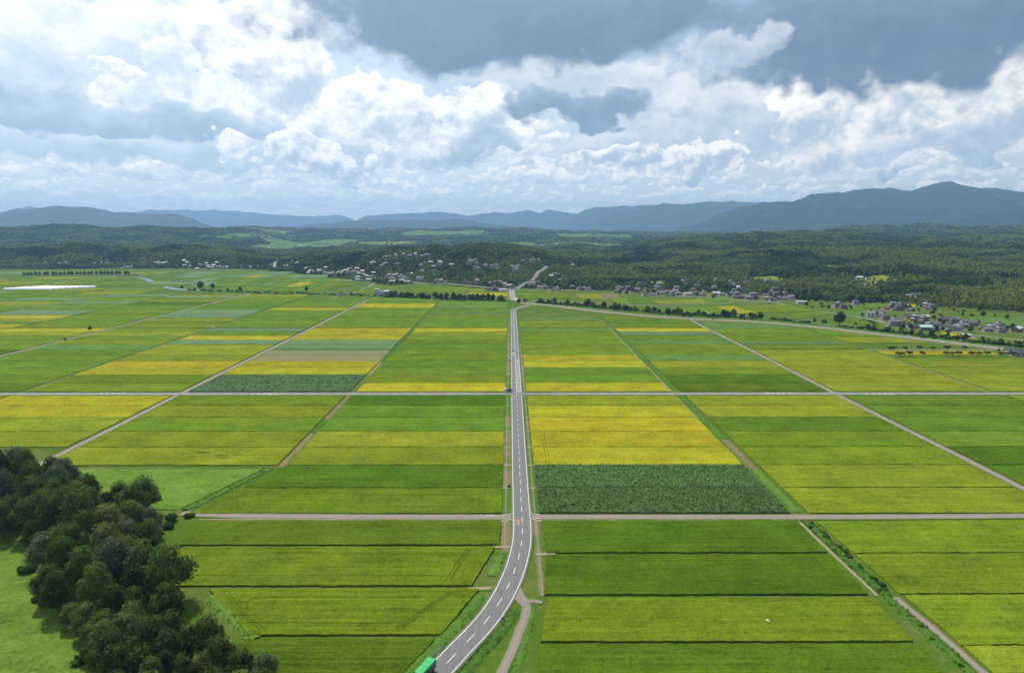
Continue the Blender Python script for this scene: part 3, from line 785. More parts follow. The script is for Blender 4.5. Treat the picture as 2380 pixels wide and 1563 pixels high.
MAIN = [(4.5, 985), (4.5, 800), (4.5, 600), (4.5, 400), (4.6, 300), (4.7, 270), (4.75, 258.7), (4.5, 248.4), (3.8, 238.9), (2.4, 227.9), (0.55, 217.7), (-1.65, 208.4), (-4.25, 199.8), (-7.25, 191.8),
        (-10.7, 184.4), (-14.35, 177.5), (-17.2, 171.6), (-24.5, 157.5), (-34, 140), (-48, 118)]
MAINTOP = [(30.2, 1062), (26.5, 1050), (19.7, 1036), (12.0, 1020), (7.2, 1004), (4.9, 990)]
MP = spline(MAINTOP + MAIN, 5.0)
main = structure(strip('main_road', MP, [(-4.6, -0.02), (-4.05, RH), (4.05, RH), (4.6, -0.02)], ['verge', 'asphalt', 'verge']))
seg = [p for p in MP]
def part_line(pts, d, w, name, mat='white_paint', z=RH + 0.012, parent=None): return strip(name, offs(pts, d), [(-w / 2, z), (w / 2, z)], [mat], parent)
def cutY(pts, gaps):
    """split a polyline where its northing falls inside a gap"""
    runs = [[]]
    for p in dens(pts, 1.0):
        if any(a < p[1] < b for a, b in gaps):
            if runs[-1]: runs.append([])
        else: runs[-1].append(p)
    return [r for r in runs if len(r) > 1]
GAPS = [(265.0, 270.0), (477.4, 483.2)]
for side in (-1, 1):
    for r in cutY(seg, GAPS): part_line(r, side * 3.4, 0.18, 'edge_line', parent=main)
# centre dashes, 5 m on 5 m off, laid along the curve
acc = 0.0; cur = []; on = True; line = dens(seg, 0.5)
for a, b in zip(line, line[1:]):
    acc += math.hypot(b[0] - a[0], b[1] - a[1]); 
    if on: cur.append(a)
    if acc >= 5.0:
        if on and len(cur) > 1 and cur[0][1] < 990:
            part_line([cur[0], cur[len(cur) // 2], cur[-1]], 0.0, 0.17 if cur[0][1] < 470 else 0.42, 'lane_dash', parent=main)
        acc = 0.0; cur = []; on = not on
# short dashes across the track mouths
for x in (1.3, 8.05):
    for y in (265.9, 267.5, 269.1):
        part_line([(x, y - 0.4), (x, y + 0.4)], 0, 0.34, 'mouth_dash', parent=main)
def slab(name, x0, x1, y0, y1, z, mat, parent):
    return mesh_obj(name, [(x0, y0, z), (x1, y0, z), (x1, y1, z), (x0, y1, z)], [(0, 1, 2, 3)], RM[mat], parent)
slab('resurfaced_patch', 4.75, 7.75, 483, 612, RH + 0.006, 'pale_asphalt', main)
slab('resurfaced_patch', 1.2, 4.2, 628, 650, RH + 0.006, 'pale_asphalt', main)
# painted speed number, read by northbound traffic
def stroke(parts, name, mat, parent, z=RH + 0.016):
    V = []; F = []
    for (x0, y0, x1, y1) in parts:
        k = len(V); V += [(x0, y0, z), (x1, y0, z), (x1, y1, z), (x0, y1, z)]; F.append((k, k + 1, k + 2, k + 3))
    return mesh_obj(name, V, F, RM[mat], parent)
def speed_number(x, y, s, parent):
    w, h, a, b = 0.62, 4.9, 0.20, 0.55
    def X(u): return x + s * u
    def R_(u0, v0, u1, v1): return (min(X(u0), X(u1)), min(y + s * v0, y + s * v1), max(X(u0), X(u1)), max(y + s * v0, y + s * v1))
    five = [R_(0, h - b, w, h), R_(0, h * .52, a, h - b), R_(0, h * .46, w, h * .52), R_(w - a, b, w, h * .46), R_(0, 0, w, b)]
    o = w + 0.22
    zero = [R_(o, 0, o + a, h), R_(o + w - a, 0, o + w, h), R_(o + a, 0, o + w - a, b), R_(o + a, h - b, o + w - a, h)]
    stroke(five, 'painted_digit_five', 'orange_paint', parent); stroke(zero, 'painted_digit_zero', 'orange_paint', parent)
speed_number(2.1, 259.6, 1, main); speed_number(6.9, 671.0, -1, main); speed_number(2.1, 822.0, 1, main)

# paved crossroad
XR = [(-760, 481.0), (-300, 480.6), (0.4, 480.2)]; XR2 = [(8.6, 480.2), (300, 480.0), (760, 479.4)]
for nm, P in (('west', XR), ('east', XR2)):
    P = dens(P, 20)
    cr = structure(strip('crossroad', P, [(-4.0, -0.02), (-3.3, RH - 0.004), (3.3, RH - 0.004), (4.0, -0.02)], ['verge', 'old_asphalt', 'verge']))
    for s in (-1, 1): part_line(P[1:-1], s * 2.75, 0.22, 'edge_line', z=RH + 0.004, parent=cr)
    x = P[0][0] + 4
    while x < P[-1][0] - 6:
        yy = np.interp(x, [p[0] for p in P], [p[1] for p in P])
        part_line([(x, yy), (x + 5, yy)], 0, 0.20, 'lane_dash', z=RH + 0.004, parent=cr); x += 10
    # warning characters painted lengthwise: blocks of strokes
    for (xa, lane, flip) in ((-297, 1.45, 0), (-187, -1.45, 1)) if nm == 'west' else ((184, 1.45, 0), (256, -1.45, 1)):
        r2 = random.Random(int(xa)); y0 = 480.4 + lane - 0.85
        for gl in range(5):
            gx = xa + gl * 4.1; S_ = []
            for q in range(5):
                a = y0 + rng.random() * 1.2; l = 0.8 + r2.random() * 2.4; o_ = r2.random() * (3.4 - l)
                S_.append((gx + o_, y0 + q * 0.36, gx + o_ + l, y0 + q * 0.36 + 0.2))
            for q in range(2):
                o_ = 0.4 + r2.random() * 2.4; S_.append((gx + o_, y0, gx + o_ + 0.5, y0 + 1.65))
            stroke(S_, 'painted_character', 'white_paint', cr, RH + 0.008)
# mouth kerb lines at the gravel track
for s, x0, x1, xe in ((-1, 1.25, -1.2, -3.2), (1, 8.1, 10.2, 12.4)):
    for sg in (-1, 1):
        y = 267.6 + sg * 2.75
        part_line([(x0, y + sg * .9), (x0 + (x1 - x0) * .35, y + sg * .15), (x1, y - sg * .35), (xe, y - sg * .55)], 0, 0.2, 'edge_line', z=RH + 0.02, parent=main)

# gravel tracks: two wheel paths with a darker crown
def track(name, pts, w=4.6, z=0.14, mat='gravel', land=False, rag=0.25):
    return structure(strip(name, pts, [(-w / 2 - .5, z - .14), (-w / 2, z), (-w * .1, z + .02), (w * .1, z + .02), (w / 2, z), (w / 2 + .5, z - .14)], ['verge', mat, 'dirt' if mat == 'gravel' else mat, mat, 'verge'], land=land, rag=rag))
track('gravel_track', dens([(-137.5, 271.5), (-128, 270.2), (-110, 268.6), (-60, 267.8), (0.35, 267.5)], 3), 4.4, 0.30)
track('gravel_track', dens([(8.9, 267.5), (60, 267.3), (150, 267.0), (280, 269.0), (400, 271)], 3), 4.4, 0.30)
for x, a, b in ((-238.2, 330, 476.4), (-238.2, 484.2, 1146), (-477.0, 486, 1258), (-716.5, 640, 1400), (235.1, 190, 476), (235.1, 484, 884)):
    track('gravel_track', dens([(x, a), (x + 0.6, (a + b) / 2), (x - 0.4, b)], 6), 3.9, 0.22)
track('gravel_track', dens([(-1010, 808.5), (-240.8, 808.5)], 12), 2.6, 0.12); track('gravel_track', dens([(-235.6, 808.2), (0.3, 808.2)], 12), 2.6, 0.12)
track('gravel_track', dens([(9, 806.5), (120, 806.5), (232, 806)], 8), 2.2, 0.12, 'dirt'); track('gravel_track', dens([(238, 661), (480, 661)], 8), 3.0, 0.14)
track('gravel_track', spline([(-309, 1120), (-306, 1160), (-300, 1215), (-290, 1260), (-289, 1375), (-297, 1500)], 10), 5.0, 0.25)
# path branching off the bend
track('farm_path', spline([(1.0, 208.5), (3.6, 204.5), (5.0, 200.0), (4.6, 193.5), (2.7, 186.0), (0.2, 176.0), (-3.8, 162.0), (-8, 148)], 2.0), 2.7, 0.30, 'gravel', rag=0.3)
track('farm_path', spline([(4.6, 202.3), (7.5, 202.8), (10.2, 202.0)], 1.0), 1.6, 0.28, 'gravel', rag=0.2)
track('farm_path', dens([(124.6, 205), (126.0, 190), (127.2, 170), (128.2, 150)], 3), 2.2, 0.1, 'gravel', rag=0.3)
track('farm_path', dens([(117.8, 262), (118.2, 240), (119.5, 206)], 3), 1.1, 0.1, 'dirt', rag=0.3)
track('farm_path', dens([(118.0, 416), (118.0, 472)], 6), 1.0, 0.1, 'gravel', rag=0.2)
track('farm_path', dens([(-112.2, 318), (-112.2, 474)], 6), 1.0, 0.1, 'gravel', rag=0.2)
for x in (-115.2, 117.9): track('farm_path', dens([(x, 488), (x, 806)], 6), 1.0, 0.1, 'dirt', rag=0.2)
for x, e in ((-356.9, 1000), (-597, 1000), (351.3, 640)): track('farm_path', dens([(x, 488), (x, e)], 8), 0.9, 0.08, 'dirt', rag=0.2)

structure(mesh_obj('path_mouth', [(2.9, 213.5, .30), (-0.1, 206.2, .31), (1.6, 203.2, .33), (3.9, 199.0, .325), (5.6, 199.5, .325), (6.4, 202.6, .33), (4.6, 206.0, .335)], [(0, 1, 2, 3, 4, 5, 6)], RM['gravel']))
# verges of the main road: dry weeds, a small concrete channel and a ramp to every strip
def verge_run(x0, x1, y0, y1, mat, nm='road_verge'):
    P = dens([(0.5 * (x0 + x1), y1), (0.5 * (x0 + x1), y0)], 2.0); w = abs(x1 - x0)
    z = lambda: 0.10 + 0.10 * rng.random()
    o = strip(nm, P, [(-w / 2, 0.02), (-w / 4, 0.16), (0, 0.10), (w / 4, 0.18), (w / 2, 0.06)], [mat] * 4, rag=0.3)
    return structure(o)
for y0, y1, m in ((272, 300, 'verge'), (300, 330, 'dry_verge'), (330, 418, 'dry_verge'), (418, 476, 'green_verge'), (486, 545, 'green_verge'), (545, 700, 'dry_verge'), (700, 985, 'verge'), (236, 263, 'dry_verge')):
    verge_run(-3.5, 0.1, y0, y1, m)
for y0, y1, m in ((272, 330, 'green_verge'), (330, 418, 'verge'), (418, 476, 'green_verge'), (486, 520, 'verge'), (520, 640, 'dry_verge'), (640, 960, 'green_verge'), (206, 263, 'dry_verge')):
    verge_run(9.2, 11.6, y0, y1, m)
for x, a, b in ((-2.0, 272, 476), (-2.0, 486, 800), (10.4, 206, 263), (10.3, 272, 476), (10.3, 486, 700), (-2.2, 238, 264)):
    structure(strip('concrete_channel', dens([(x, b), (x, a)], 12), [(-.26, .10), (-.25, .26), (-.16, .26), (-.15, .02), (.15, .02), (.16, .26), (.25, .26), (.26, .10)], ['concrete'] * 7))
for B in (B0[1:-1], B1[1:-1]):
    for y in B:
        for x0, x1 in ((0.2, -8.0), (9.0, 15.0)):
            track('field_ramp', [(x0, y + 0.4), ((x0 + x1) / 2, y + 0.1), (x1, y - 0.1)], 1.3, 0.24, 'dirt', rag=0.3)
for (x0, y0, x1, y1) in ((0.0, 240.9, -6.5, 240.6), (-6.2, 210.9, -14.0, 210.4), (9.0, 234.6, 16.5, 234.8), (9.5, 264, 14.5, 263.0), (-0.5, 263.5, -7.5, 262.5)):
    track('field_ramp', [(x0, y0), ((x0 + x1) / 2, (y0 + y1) / 2), (x1, y1)], 1.6, 0.26, 'dirt', rag=0.4)
structure(strip('dirt_bank', dens([(-128, 265.3), (-60, 264.9), (0, 264.8)], 2), [(-0.6, .25), (0, .2), (0.7, .03)], ['dirt', 'dry_verge'], rag=.3))
structure(strip('dirt_bank', dens([(9, 264.9), (60, 264.7), (116, 264.5)], 2), [(-0.6, .25), (0, .2), (0.9, .03)], ['dirt', 'dry_verge'], rag=.3))

# highway along the foot of the hills, village roads
HW = [(2.5, 1322.9), (3.7, 1236.7), (5.0, 1158.2), (11.3, 1122.1), (20.9, 1099), (30.7, 1077.6), (64.1, 1046), (96.9, 1007.3), (131.7, 967.2), (165.1, 936.9), (197.0, 912), (235.5, 890.7), (285.7, 871.5), (324.0, 852),
      (372.1, 808), (410.3, 762), (435.3, 730.0), (457.7, 700.7), (481.2, 669.7), (495.5, 648.2), (530, 595), (575, 520)]
hp = spline(HW, 8)
hw = structure(strip('highway', hp, [(-9.0, -0.02), (-4.6, 1.0), (-3.9, 1.0), (3.9, 1.0), (4.6, 1.0), (9.5, -0.02)], ['verge', 'concrete', 'old_asphalt', 'concrete', 'dry_verge']))
for s in (-1, 1): part_line(hp, s * 3.3, 0.22, 'edge_line', z=1.012, parent=hw)
part_line(hp[6:], 0, 0.16, 'centre_line', z=1.012, parent=hw)
def lane(name, pts, w, mat='old_asphalt', z=0.25, land=True): return structure(strip(name, spline(pts, 12), [(-w / 2 - .6, z - .25), (-w / 2, z), (w / 2, z), (w / 2 + .6, z - .25)], ['verge', mat, 'verge'], land=land))
lane('village_road', [(-892.7, 1945.2), (-780, 1960), (-658.5, 1950), (-560.4, 1880), (-394.8, 1690), (-301.9, 1570), (-202.7, 1493), (-95.4, 1410), (1.0, 1334)], 6.5, 'pale_asphalt', 0.5)
lane('village_road', [(-658.5, 1957.3), (-700, 2040), (-736.2, 2144.2), (-760, 2250), (-790.2, 2352.5)], 8, 'pale_asphalt', 0.6)
lane('village_road', [(1.0, 1334), (60, 1330), (110, 1322), (160, 1310)], 5, 'pale_asphalt', 0.4)
lane('village_road', [(283.6, 1203), (325.5, 1189), (378.8, 1145), (425.4, 1096), (428.3, 1051), (440.3, 988), (453.2, 951), (464.5, 922), (471.7, 896), (474, 853)], 4.6, 'pale_asphalt', 0.3)
lane('village_road', [(35, 1122), (80, 1110), (170.3, 1062.8), (276.2, 1066.5), (361.7, 1092.8), (423.0, 1104)], 4.2, 'pale_asphalt', 0.4)
lane('village_road', [(474, 853), (490, 815), (512, 770), (540, 722), (580, 660)], 4.2, 'pale_asphalt', 0.3)
lane('far_road', [(-946.2, 1145.4), (-956.7, 1277.3), (-983.0, 1443.0), (-1002.0, 1589.9), (-981.9, 1693.1), (-955, 1770), (-935, 1860), (-892.7, 1945.2)], 6.0, 'pale_asphalt', 0.5)
lane('hill_road', [(12, 1340), (30, 1420), (44, 1500), (58, 1570), (74, 1640), (92, 1720)], 9.0, 'old_asphalt', 0.8)
lane('river_lane', [(-737.9, 1397.7), (-748, 1460), (-740, 1512), (-690, 1520.3), (-560, 1516), (-421.8, 1513.0), (-330, 1510)], 3.5, 'pale_asphalt', 0.2)
HOUSES = [
    ('at the foot of the far left woods', "-1423,2106 -1383,2108 -1380,2129w -1364,2116w -1300,2149 -1290,2165 -1272,2167 -1267,2180 -1196,2168w -1170,2155 -1170,2187w -1118,2166r -1109,2172 -1075,2147"),
    ('in the far left village under the wooded hill', "-1093,2145 -1094,2138 -1087,2151 -1031,2171W -1011,2148W -994,2095 -967,2076 -983,2122 -906,1986 -953,2107 -943,2132W -920,2091 -909,2103W -893,2053 -881,2005 -915,2139W -879,2069 -864,2067 -838,2035w -812,2075 -786,2073W -784,2056 -757,2055 -739,2050 -742,2117b -685,2094 -660,2037 -686,2164 -651,2099 -577,1939 -552,1891W -537,1852 -518,1859 -502,1824 -483,1798 -463,1756 -529,1797b -501,1864W"),
    ('in the hillside village', "-550,1886W -531,1842 -512,1835w -484,1795 -470,1766 -451,1738 -437,1713 -428,1708 -426,1745W -412,1720 -406,1731 -418,1698 -397,1704 -380,1665 -378,1692 -384,1750w -354,1641w -351,1577t -343,1537w -336,1544 -319,1543b -325,1591b -326,1631W -342,1720 -351,1738 -316,1681 -305,1686 -312,1697 -276,1566 -279,1552 -265,1532 -266,1563 -266,1593 -252,1582 -254,1552 -242,1556 -256,1488 -259,1479 -279,1691 -233,1594W -204,1545F -208,1619 -179,1614r -333,1821 -327,1823 -321,1835 -308,1857W -289,1830 -276,1779 -297,1791 -259,1771 -246,1785w -225,1757 -216,1770 -219,1677 -186,1664 -198,1703W -212,1692 -227,1484 -238,1510 -218,1483 -157,1466"),
    ('in the hillside village behind the river trees', "-155,1465w -148,1472t -139,1455 -70,1450t -97,1463b -94,1695 -82,1680W -99,1690 -88,1717F -60,1657w -35,1684 -33,1633t -29,1626 -45,1638 3,1668 11,1648 19,1673w 32,1732 52,1735w 59,1743w 71,1755w 10,1604 17,1618W -84,1632 -74,1617 -175,1701W -169,1675 -187,1664 -142,1661b -44,1400 -38,1417 -31,1433 -21,1464w -11,1388w -6,1378 1,1388W -30,1307t -42,1319 -14,1296F 44,1397b 56,1417 57,1343w"),
    ('by the hill road junction', "68,1339t 68,1375 86,1316w 92,1316w 123,1352 134,1316t 142,1316w 150,1304w 168,1901 166,1837 164,1791 168,1769 175,1724F 185,1730 94,1575W 102,1588 110,1592 109,1481 122,1495 128,1474 110,1461 210,1316 213,1304t 201,1271 213,1260 225,1304t 237,1271 257,1352t 260,1304b 286,1327t 297,1363 253,1208b 235,1189w 270,1228b 290,1260r 424,1979 458,1983r 342,1981F"),
    ('in the hamlet behind the highway paddies', "273,1243b 292,1265r 286,1321 317,1298t 299,1233 302,1223 316,1213F 286,1203 327,1213w 347,1298r 369,1343 383,1484b 408,1505 426,1534W 410,1472w 354,1399w 366,1421 444,1500 446,1478 454,1466 429,1424r 348,1223t 338,1193b 388,1297t 370,1223m 377,1213 464,1443 447,1373w 445,1354 491,1418b 474,1394 482,1343w 441,1315m 441,1294 413,1254t 395,1223 382,1156b 401,1203t 392,1156b 402,1147b 432,1213b 412,1147b 464,1212t 449,1193 462,1184 435,1147 433,1121b 477,1183t 455,1147 528,1432 542,1436 560,1446 545,1424"),
    ('in the scattered farms under the woods', "486,1251t 465,1188 480,1187t 457,1133b 471,1142w 452,1142 461,1076F 613,1318t 608,1294 660,1349t 641,1326b 738,1444m 744,1420w 714,1367t 734,1378W 548,1354b 499,1030t 495,1009t 490,1023w 539,1060t 581,1030t 584,1016t 555,1002r 487,915w 511,938b 497,904t 489,882t 477,836t"),
    ('in the riverside hamlet beside the highway', "583,1032b 588,1016t 578,977 564,985 623,1016t 622,1000t 665,1135 677,1142 675,1125w 474,827t 468,827 530,896b 524,872t 526,860t 549,896W 481,806b 503,811t 486,791m 511,816 554,866b 566,872b 569,866b 559,832w 513,796b 549,837t 513,786b 527,796 542,811b 568,832b 500,740W 560,786t 584,806t 561,772t 552,781b 587,781m 603,796r 478,640b 475,627b")]

# ------------------------------------------------------------------ foliage
def foliage_mats():
    m, t, b = new_mat('foliage', 0.8, 0.0)
    oi = t.nodes.new('ShaderNodeObjectInfo'); p = pos(t)
    n = noise(t, p, 0.9, 3.0, 0.7); n2 = noise(t, p, 0.13, 2.0, 0.6)
    rnd = Sk(t, oi.outputs['Random'])
    br = n * 0.9 + n2 * 0.7 + rnd * 0.5 - 0.05
    c = lerp(t, 1.0, oi.outputs['Color'], combine(t, br * (rnd * 0.24 + 0.80), br, br), 'MULTIPLY')
    t.links.new(c.k, b.inputs['Base Color'])
    tl = t.nodes.new('ShaderNodeBsdfTranslucent'); t.links.new(c.k, tl.inputs[0])
    mx = t.nodes.new('ShaderNodeMixShader'); mx.inputs[0].default_value = 0.30
    out = [q for q in t.nodes if q.type == 'OUTPUT_MATERIAL'][0]
    t.links.new(b.outputs[0], mx.inputs[1]); t.links.new(tl.outputs[0], mx.inputs[2]); t.links.new(mx.outputs[0], out.inputs[0])
    return m, plain('bark', (0.075, 0.058, 0.042), 0.95, 0.3, 3.0)
LEAF, BARK = foliage_mats()

def ico(sub):
    bm = bmesh.new(); bmesh.ops.create_icosphere(bm, subdivisions=sub, radius=1.0)
    v = np.array([q.co[:] for q in bm.verts]); f = [[q.index for q in fc.verts] for fc in bm.faces]; bm.free(); return v, f
ICO1, ICO2 = ico(1), ico(2)

def crown_mesh(name, seed, lobes, n, size, core=0.80, sub=1, spread=0.30, tilt=0.75):
    """leaf clumps spread over overlapping lobes, round a dark core"""
    r = np.random.RandomState(seed)
    V = []; F = []; k = 0
    iv, fi = ICO1 if sub == 1 else ICO2
    for (x, y, z, rx, rz) in lobes:
        w = 1 + (r.rand(len(iv), 1) - 0.5) * 0.35
        pts = iv * w * core * np.array([rx, rx, rz]) + np.array([x, y, z])
        V.append(pts); F += [[a + k for a in q] for q in fi]; k += len(pts)
    wt = np.array([l[3] * l[3] for l in lobes]); wt = wt / wt.sum()
    L = np.array(lobes)
    which = r.choice(len(lobes), n, p=wt)
    d = r.normal(size=(n, 3)); d[:, 2] = d[:, 2] * 0.9 + 0.28; d /= np.linalg.norm(d, axis=1)[:, None]
    rad = np.stack([L[which, 3], L[which, 3], L[which, 4]], 1) * (0.78 + spread * r.rand(n, 1))
    c = L[which, :3] + d * rad
    nr = d + r.normal(size=(n, 3)) * tilt * 0.55; nr[:, 2] += 0.15; nr /= np.linalg.norm(nr, axis=1)[:, None]
    ax = np.cross(nr, r.normal(size=(n, 3))); ax /= np.linalg.norm(ax, axis=1)[:, None] + 1e-9
    ay = np.cross(nr, ax)
    s = size * (0.6 + 0.8 * r.rand(n, 1))
    q = np.stack([c - ax * s * .55, c - ay * s * .42 - nr * s * .12, c + ax * s * .55, c + ay * s * .42 - nr * s * .10], 1)
    q += r.normal(size=q.shape) * size * 0.10
    V.append(q.reshape(-1, 3)); F += [[k + 4 * i, k + 4 * i + 1, k + 4 * i + 2, k + 4 * i + 3] for i in range(n)]
    me = bpy.data.meshes.new(name); me.from_pydata(np.concatenate(V).tolist(), [], F); me.update(); me.materials.append(LEAF)
    return me

def trunk_mesh(name, seed, h, r0, limbs):
    r = random.Random(seed); V = []; F = []
    def tube(a, b, ra, rb, n=6):
        a, b = Vector(a), Vector(b); d = (b - a).normalized(); x = d.orthogonal().normalized(); y = d.cross(x); k = len(V)
        mid = (a + b) / 2 + Vector((r.uniform(-1, 1), r.uniform(-1, 1), 0)) * ra * 0.6
        for (c, rr) in ((a, ra), (mid, (ra + rb) / 2), (b, rb)):
            for i in range(n): V.append(tuple(c + (x * math.cos(2 * math.pi * i / n) + y * math.sin(2 * math.pi * i / n)) * rr))
        for j in range(2):
            for i in range(n): F.append((k + j * n + i, k + j * n + (i + 1) % n, k + (j + 1) * n + (i + 1) % n, k + (j + 1) * n + i))
    tube((0, 0, -0.3), (0.1, 0.05, h), r0, r0 * 0.45)
    for (x, y, z) in limbs: tube((0, 0, h * r.uniform(0.45, 0.9)), (x, y, z), r0 * 0.42, r0 * 0.12, 5)
    me = bpy.data.meshes.new(name); me.from_pydata(V, [], F); me.update(); me.materials.append(BARK); return me

def lobes_broad(seed, H=12.0, R=4.6, n=9):
    r = random.Random(seed); out = []
    for i in range(n):
        a = 2 * math.pi * (i * 0.382 + r.random() * 0.15); q = r.random() ** 0.6
        z = H * (0.42 + 0.42 * r.random()) * (1.0 - 0.22 * q)
        rr = R * (0.24 + 0.24 * r.random())
        out.append((math.cos(a) * R * 0.62 * q, math.sin(a) * R * 0.62 * q, z, rr, rr * (0.72 + 0.2 * r.random())))
    out.append((0, 0, H * 0.80, R * 0.50, R * 0.42)); out.append((0, 0, H * 0.52, R * 0.72, H * 0.26))
    return out
TREES = []
for s in range(7):
    lb = lobes_broad(40 + s, 12.0, 4.4 + 0.5 * (s % 3), 15 + 2 * (s % 4))
    TREES.append((crown_mesh('crown', s, lb, 3600, 0.52, 0.74, 2, spread=0.42), trunk_mesh('trunk', s, 7.5, 0.30, [l[:3] for l in lb[:5]])))
# spreading orchard tree, 4 m
ORCH = []
for s in range(3):
    r = random.Random(70 + s)
    lb = [(math.cos(a) * 1.9 * q, math.sin(a) * 1.9 * q, 2.7 + 0.5 * r.random(), 1.1 + .3 * r.random(), 0.7) for a, q in [(i * 1.05 + r.random() * .4, 0.5 + .5 * r.random()) for i in range(6)]] + [(0, 0, 3.2, 1.3, 0.7)]
    ORCH.append((crown_mesh('crown', 80 + s, lb, 520, 0.45, 0.8, 1), trunk_mesh('trunk', 80 + s, 2.0, 0.16, [l[:3] for l in lb[:5]])))
BUSH = []
for s in range(4):
    r = random.Random(90 + s)
    lb = [(r.uniform(-1, 1), r.uniform(-1, 1), 0.5 + 0.5 * r.random(), 0.7 + .4 * r.random(), 0.55 + .3 * r.random()) for _ in range(5)]
    BUSH.append(crown_mesh('shrub', 95 + s, lb, 260, 0.34, 0.85, 1))

def tree(kind, v, x, y, z, sc, col, label, group, name='tree', rz=None, sz=None, cat='tree'):
    cr, tr = kind[v % len(kind)]
    e = empty(name, (x, y, z), rng.random() * 6.28 if rz is None else rz)
    e.scale = (sc, sc, sc * (sz or 1.0))
    c = bpy.data.objects.new('crown', cr); link(c, e); c.color = (*col, 1)
    t = bpy.data.objects.new('trunk', tr); link(t, e)
    return tag(e, label, cat, group)
def shrub(x, y, z, sc, col, label, group, sz=1.0, name='shrub'):
    o = bpy.data.objects.new(name, BUSH[rng.randrange(4)]); link(o); o.location = (x, y, z); o.rotation_euler = (0, 0, rng.random() * 6.28)
    o.scale = (sc, sc, sc * sz); o.color = (*col, 1)
    return tag(o, label, 'shrub', group)

def inside(x, y, poly):
    c = False; j = len(poly) - 1
    for i in range(len(poly)):
        if (poly[i][1] > y) != (poly[j][1] > y) and x < (poly[j][0] - poly[i][0]) * (y - poly[i][1]) / (poly[j][1] - poly[i][1]) + poly[i][0]: c = not c
        j = i
    return c
# the grove, foreground
GROVE = [(-300, 312), (-233, 310), (-212, 305), (-194, 291), (-166, 271), (-155, 274), (-143, 261), (-135, 246), (-132, 230), (-121, 216), (-109, 206), (-101, 195), (-99, 186), (-88, 176), (-76, 168), (-63, 161), (-58, 154), (-58, 148), (-92, 148), (-101, 158), (-113, 169), (-125, 181), (-141, 196), (-158, 215), (-172, 231), (-194, 246), (-220, 250), (-300, 252)]
GCOL = [((0.048, 0.066, 0.016), 'dark evergreen'), ((0.072, 0.086, 0.024), 'dull olive'), ((0.056, 0.090, 0.018), 'fresher green'), ((0.080, 0.090, 0.046), 'grey-leaved'), ((0.068, 0.078, 0.022), 'brownish')]
pts = []; tries = 0
while tries < 9000:
    tries += 1
    x, y = rng.uniform(-292, -60), rng.uniform(145, 324)
    if inside(x, y, GROVE) and all((x - a) ** 2 + (y - b) ** 2 > (7.6 if b > 190 else 5.6) ** 2 for a, b in pts): pts.append((x, y))
def edge_of(x, y):
    a = inside(x + 11, y, GROVE); b = inside(x - 11, y, GROVE); n_ = inside(x, y + 12, GROVE)
    if not a: return 'on the grove edge above the rice strips' if y < 262 else 'on the grove edge facing the lush meadow'
    if not b: return 'on the grove edge above the open grass slope'
    if not n_: return 'along the back edge of the grove by the gravel track'
    return 'deep inside the grove, near its narrow end' if y < 195 else ('in the broad back part of the grove' if y > 250 else 'in the middle of the grove')
for i, (x, y) in enumerate(pts):
    if x < -0.86 * y - 14: continue
    k = rng.choice([0, 0, 0, 1, 1, 2, 2, 3, 4]); c, l = GCOL[k]
    big = 1.00 + 0.62 * rng.random()
    if y < 190: big *= 0.80
    g = 1.35 + 0.6 * rng.random(); sz = 0.80 + 0.38 * rng.random()
    size = 'tall broad' if big * sz > 1.35 else ('low round' if big * sz < 1.0 else 'middling')
    tree(TREES, rng.randrange(7), x, y, 0, big, tuple(v * g for v in c), f'{size} {l} tree {edge_of(x, y)}', 'trees of the foreground grove', 'grove_tree', sz=sz)
n_g = len(pts)
for (x, y, s) in [(-72, 168, 1.8), (-66, 158, 2.2), (-84, 178, 1.6), (-104, 196, 2.0), (-117, 210, 1.8), (-150, 203, 1.6), (-168, 222, 1.8), (-118, 172, 1.5), (-139, 264, 2.0), (-143, 256, 2.4), (-136, 258, 1.6), (-133, 268, 1.2),
                  (-60, 150, 2.2), (-141, 248, 2.2), (-139, 240, 2.0), (-131, 233, 2.2)]:
    shrub(x, y, 0, s, (0.05, 0.10, 0.022), 'bright green shrub at the skirt of the dense grove', 'shrubs round the grove')

RIVER = [(-1041.5, 1749.9), (-960, 1700), (-880, 1640), (-801.1, 1527.8), (-710.4, 1404.0), (-654.8, 1343.5), (-574.4, 1298), (-484.5, 1268), (-411.3, 1250), (-337.1, 1230), (-264.6, 1207.8), (-166.0, 1165), (-76.5, 1136), (-7.5, 1112), (29.6, 1096), (108.3, 1040), (160.0, 992), (220.5, 940), (283.0, 912), (343.9, 880), (387.2, 832), (424.7, 787), (458.1, 742), (490, 700), (530, 650)]
rp = spline(RIVER, 6)
def river():
    m, t, b = new_mat('river_water', 0.12, 0.5); b.inputs['Base Color'].default_value = (0.10, 0.13, 0.12, 1)
    bump(t, b, noise(t, pos(t), 0.8, 3.0, 0.6), 0.15, 0.1)
    structure(strip('river', [p for p in rp if p[0] < -560], [(-7, 0.06), (7, 0.06)], [m]))
    structure(strip('river', [p for p in rp if p[0] > -566], [(-3, 0.06), (3, 0.06)], [m]))
    n = len(rp); prof = [(-13, 0), (-10, 1.3), (-6, .9), (-4, .1)], [(4, .1), (6, .8), (9, 1.3), (13, 0)]
    for pr in prof:
        q = [p for p in rp if p[0] > -600]
        stuff(strip('bank_weeds', q, pr, ['green_verge', 'verge', 'green_verge'], rag=1.6), 'rank weeds covering the river bank', 'weeds')
river()
def RT(x, s):
    where = 'left of the highway bridge' if x < 0 else ('at the bridge foot' if x < 40 else ('between the bridge and the highway bend' if x < 160 else ('below the hamlet paddies' if x < 335 else 'below the riverside hamlet')))
    if x < -200: where = 'on the weedy upstream bank'
    return f'{"large round" if s > 0.95 else ("middling" if s > 0.7 else "small")} leafy tree on the river bank {where}'
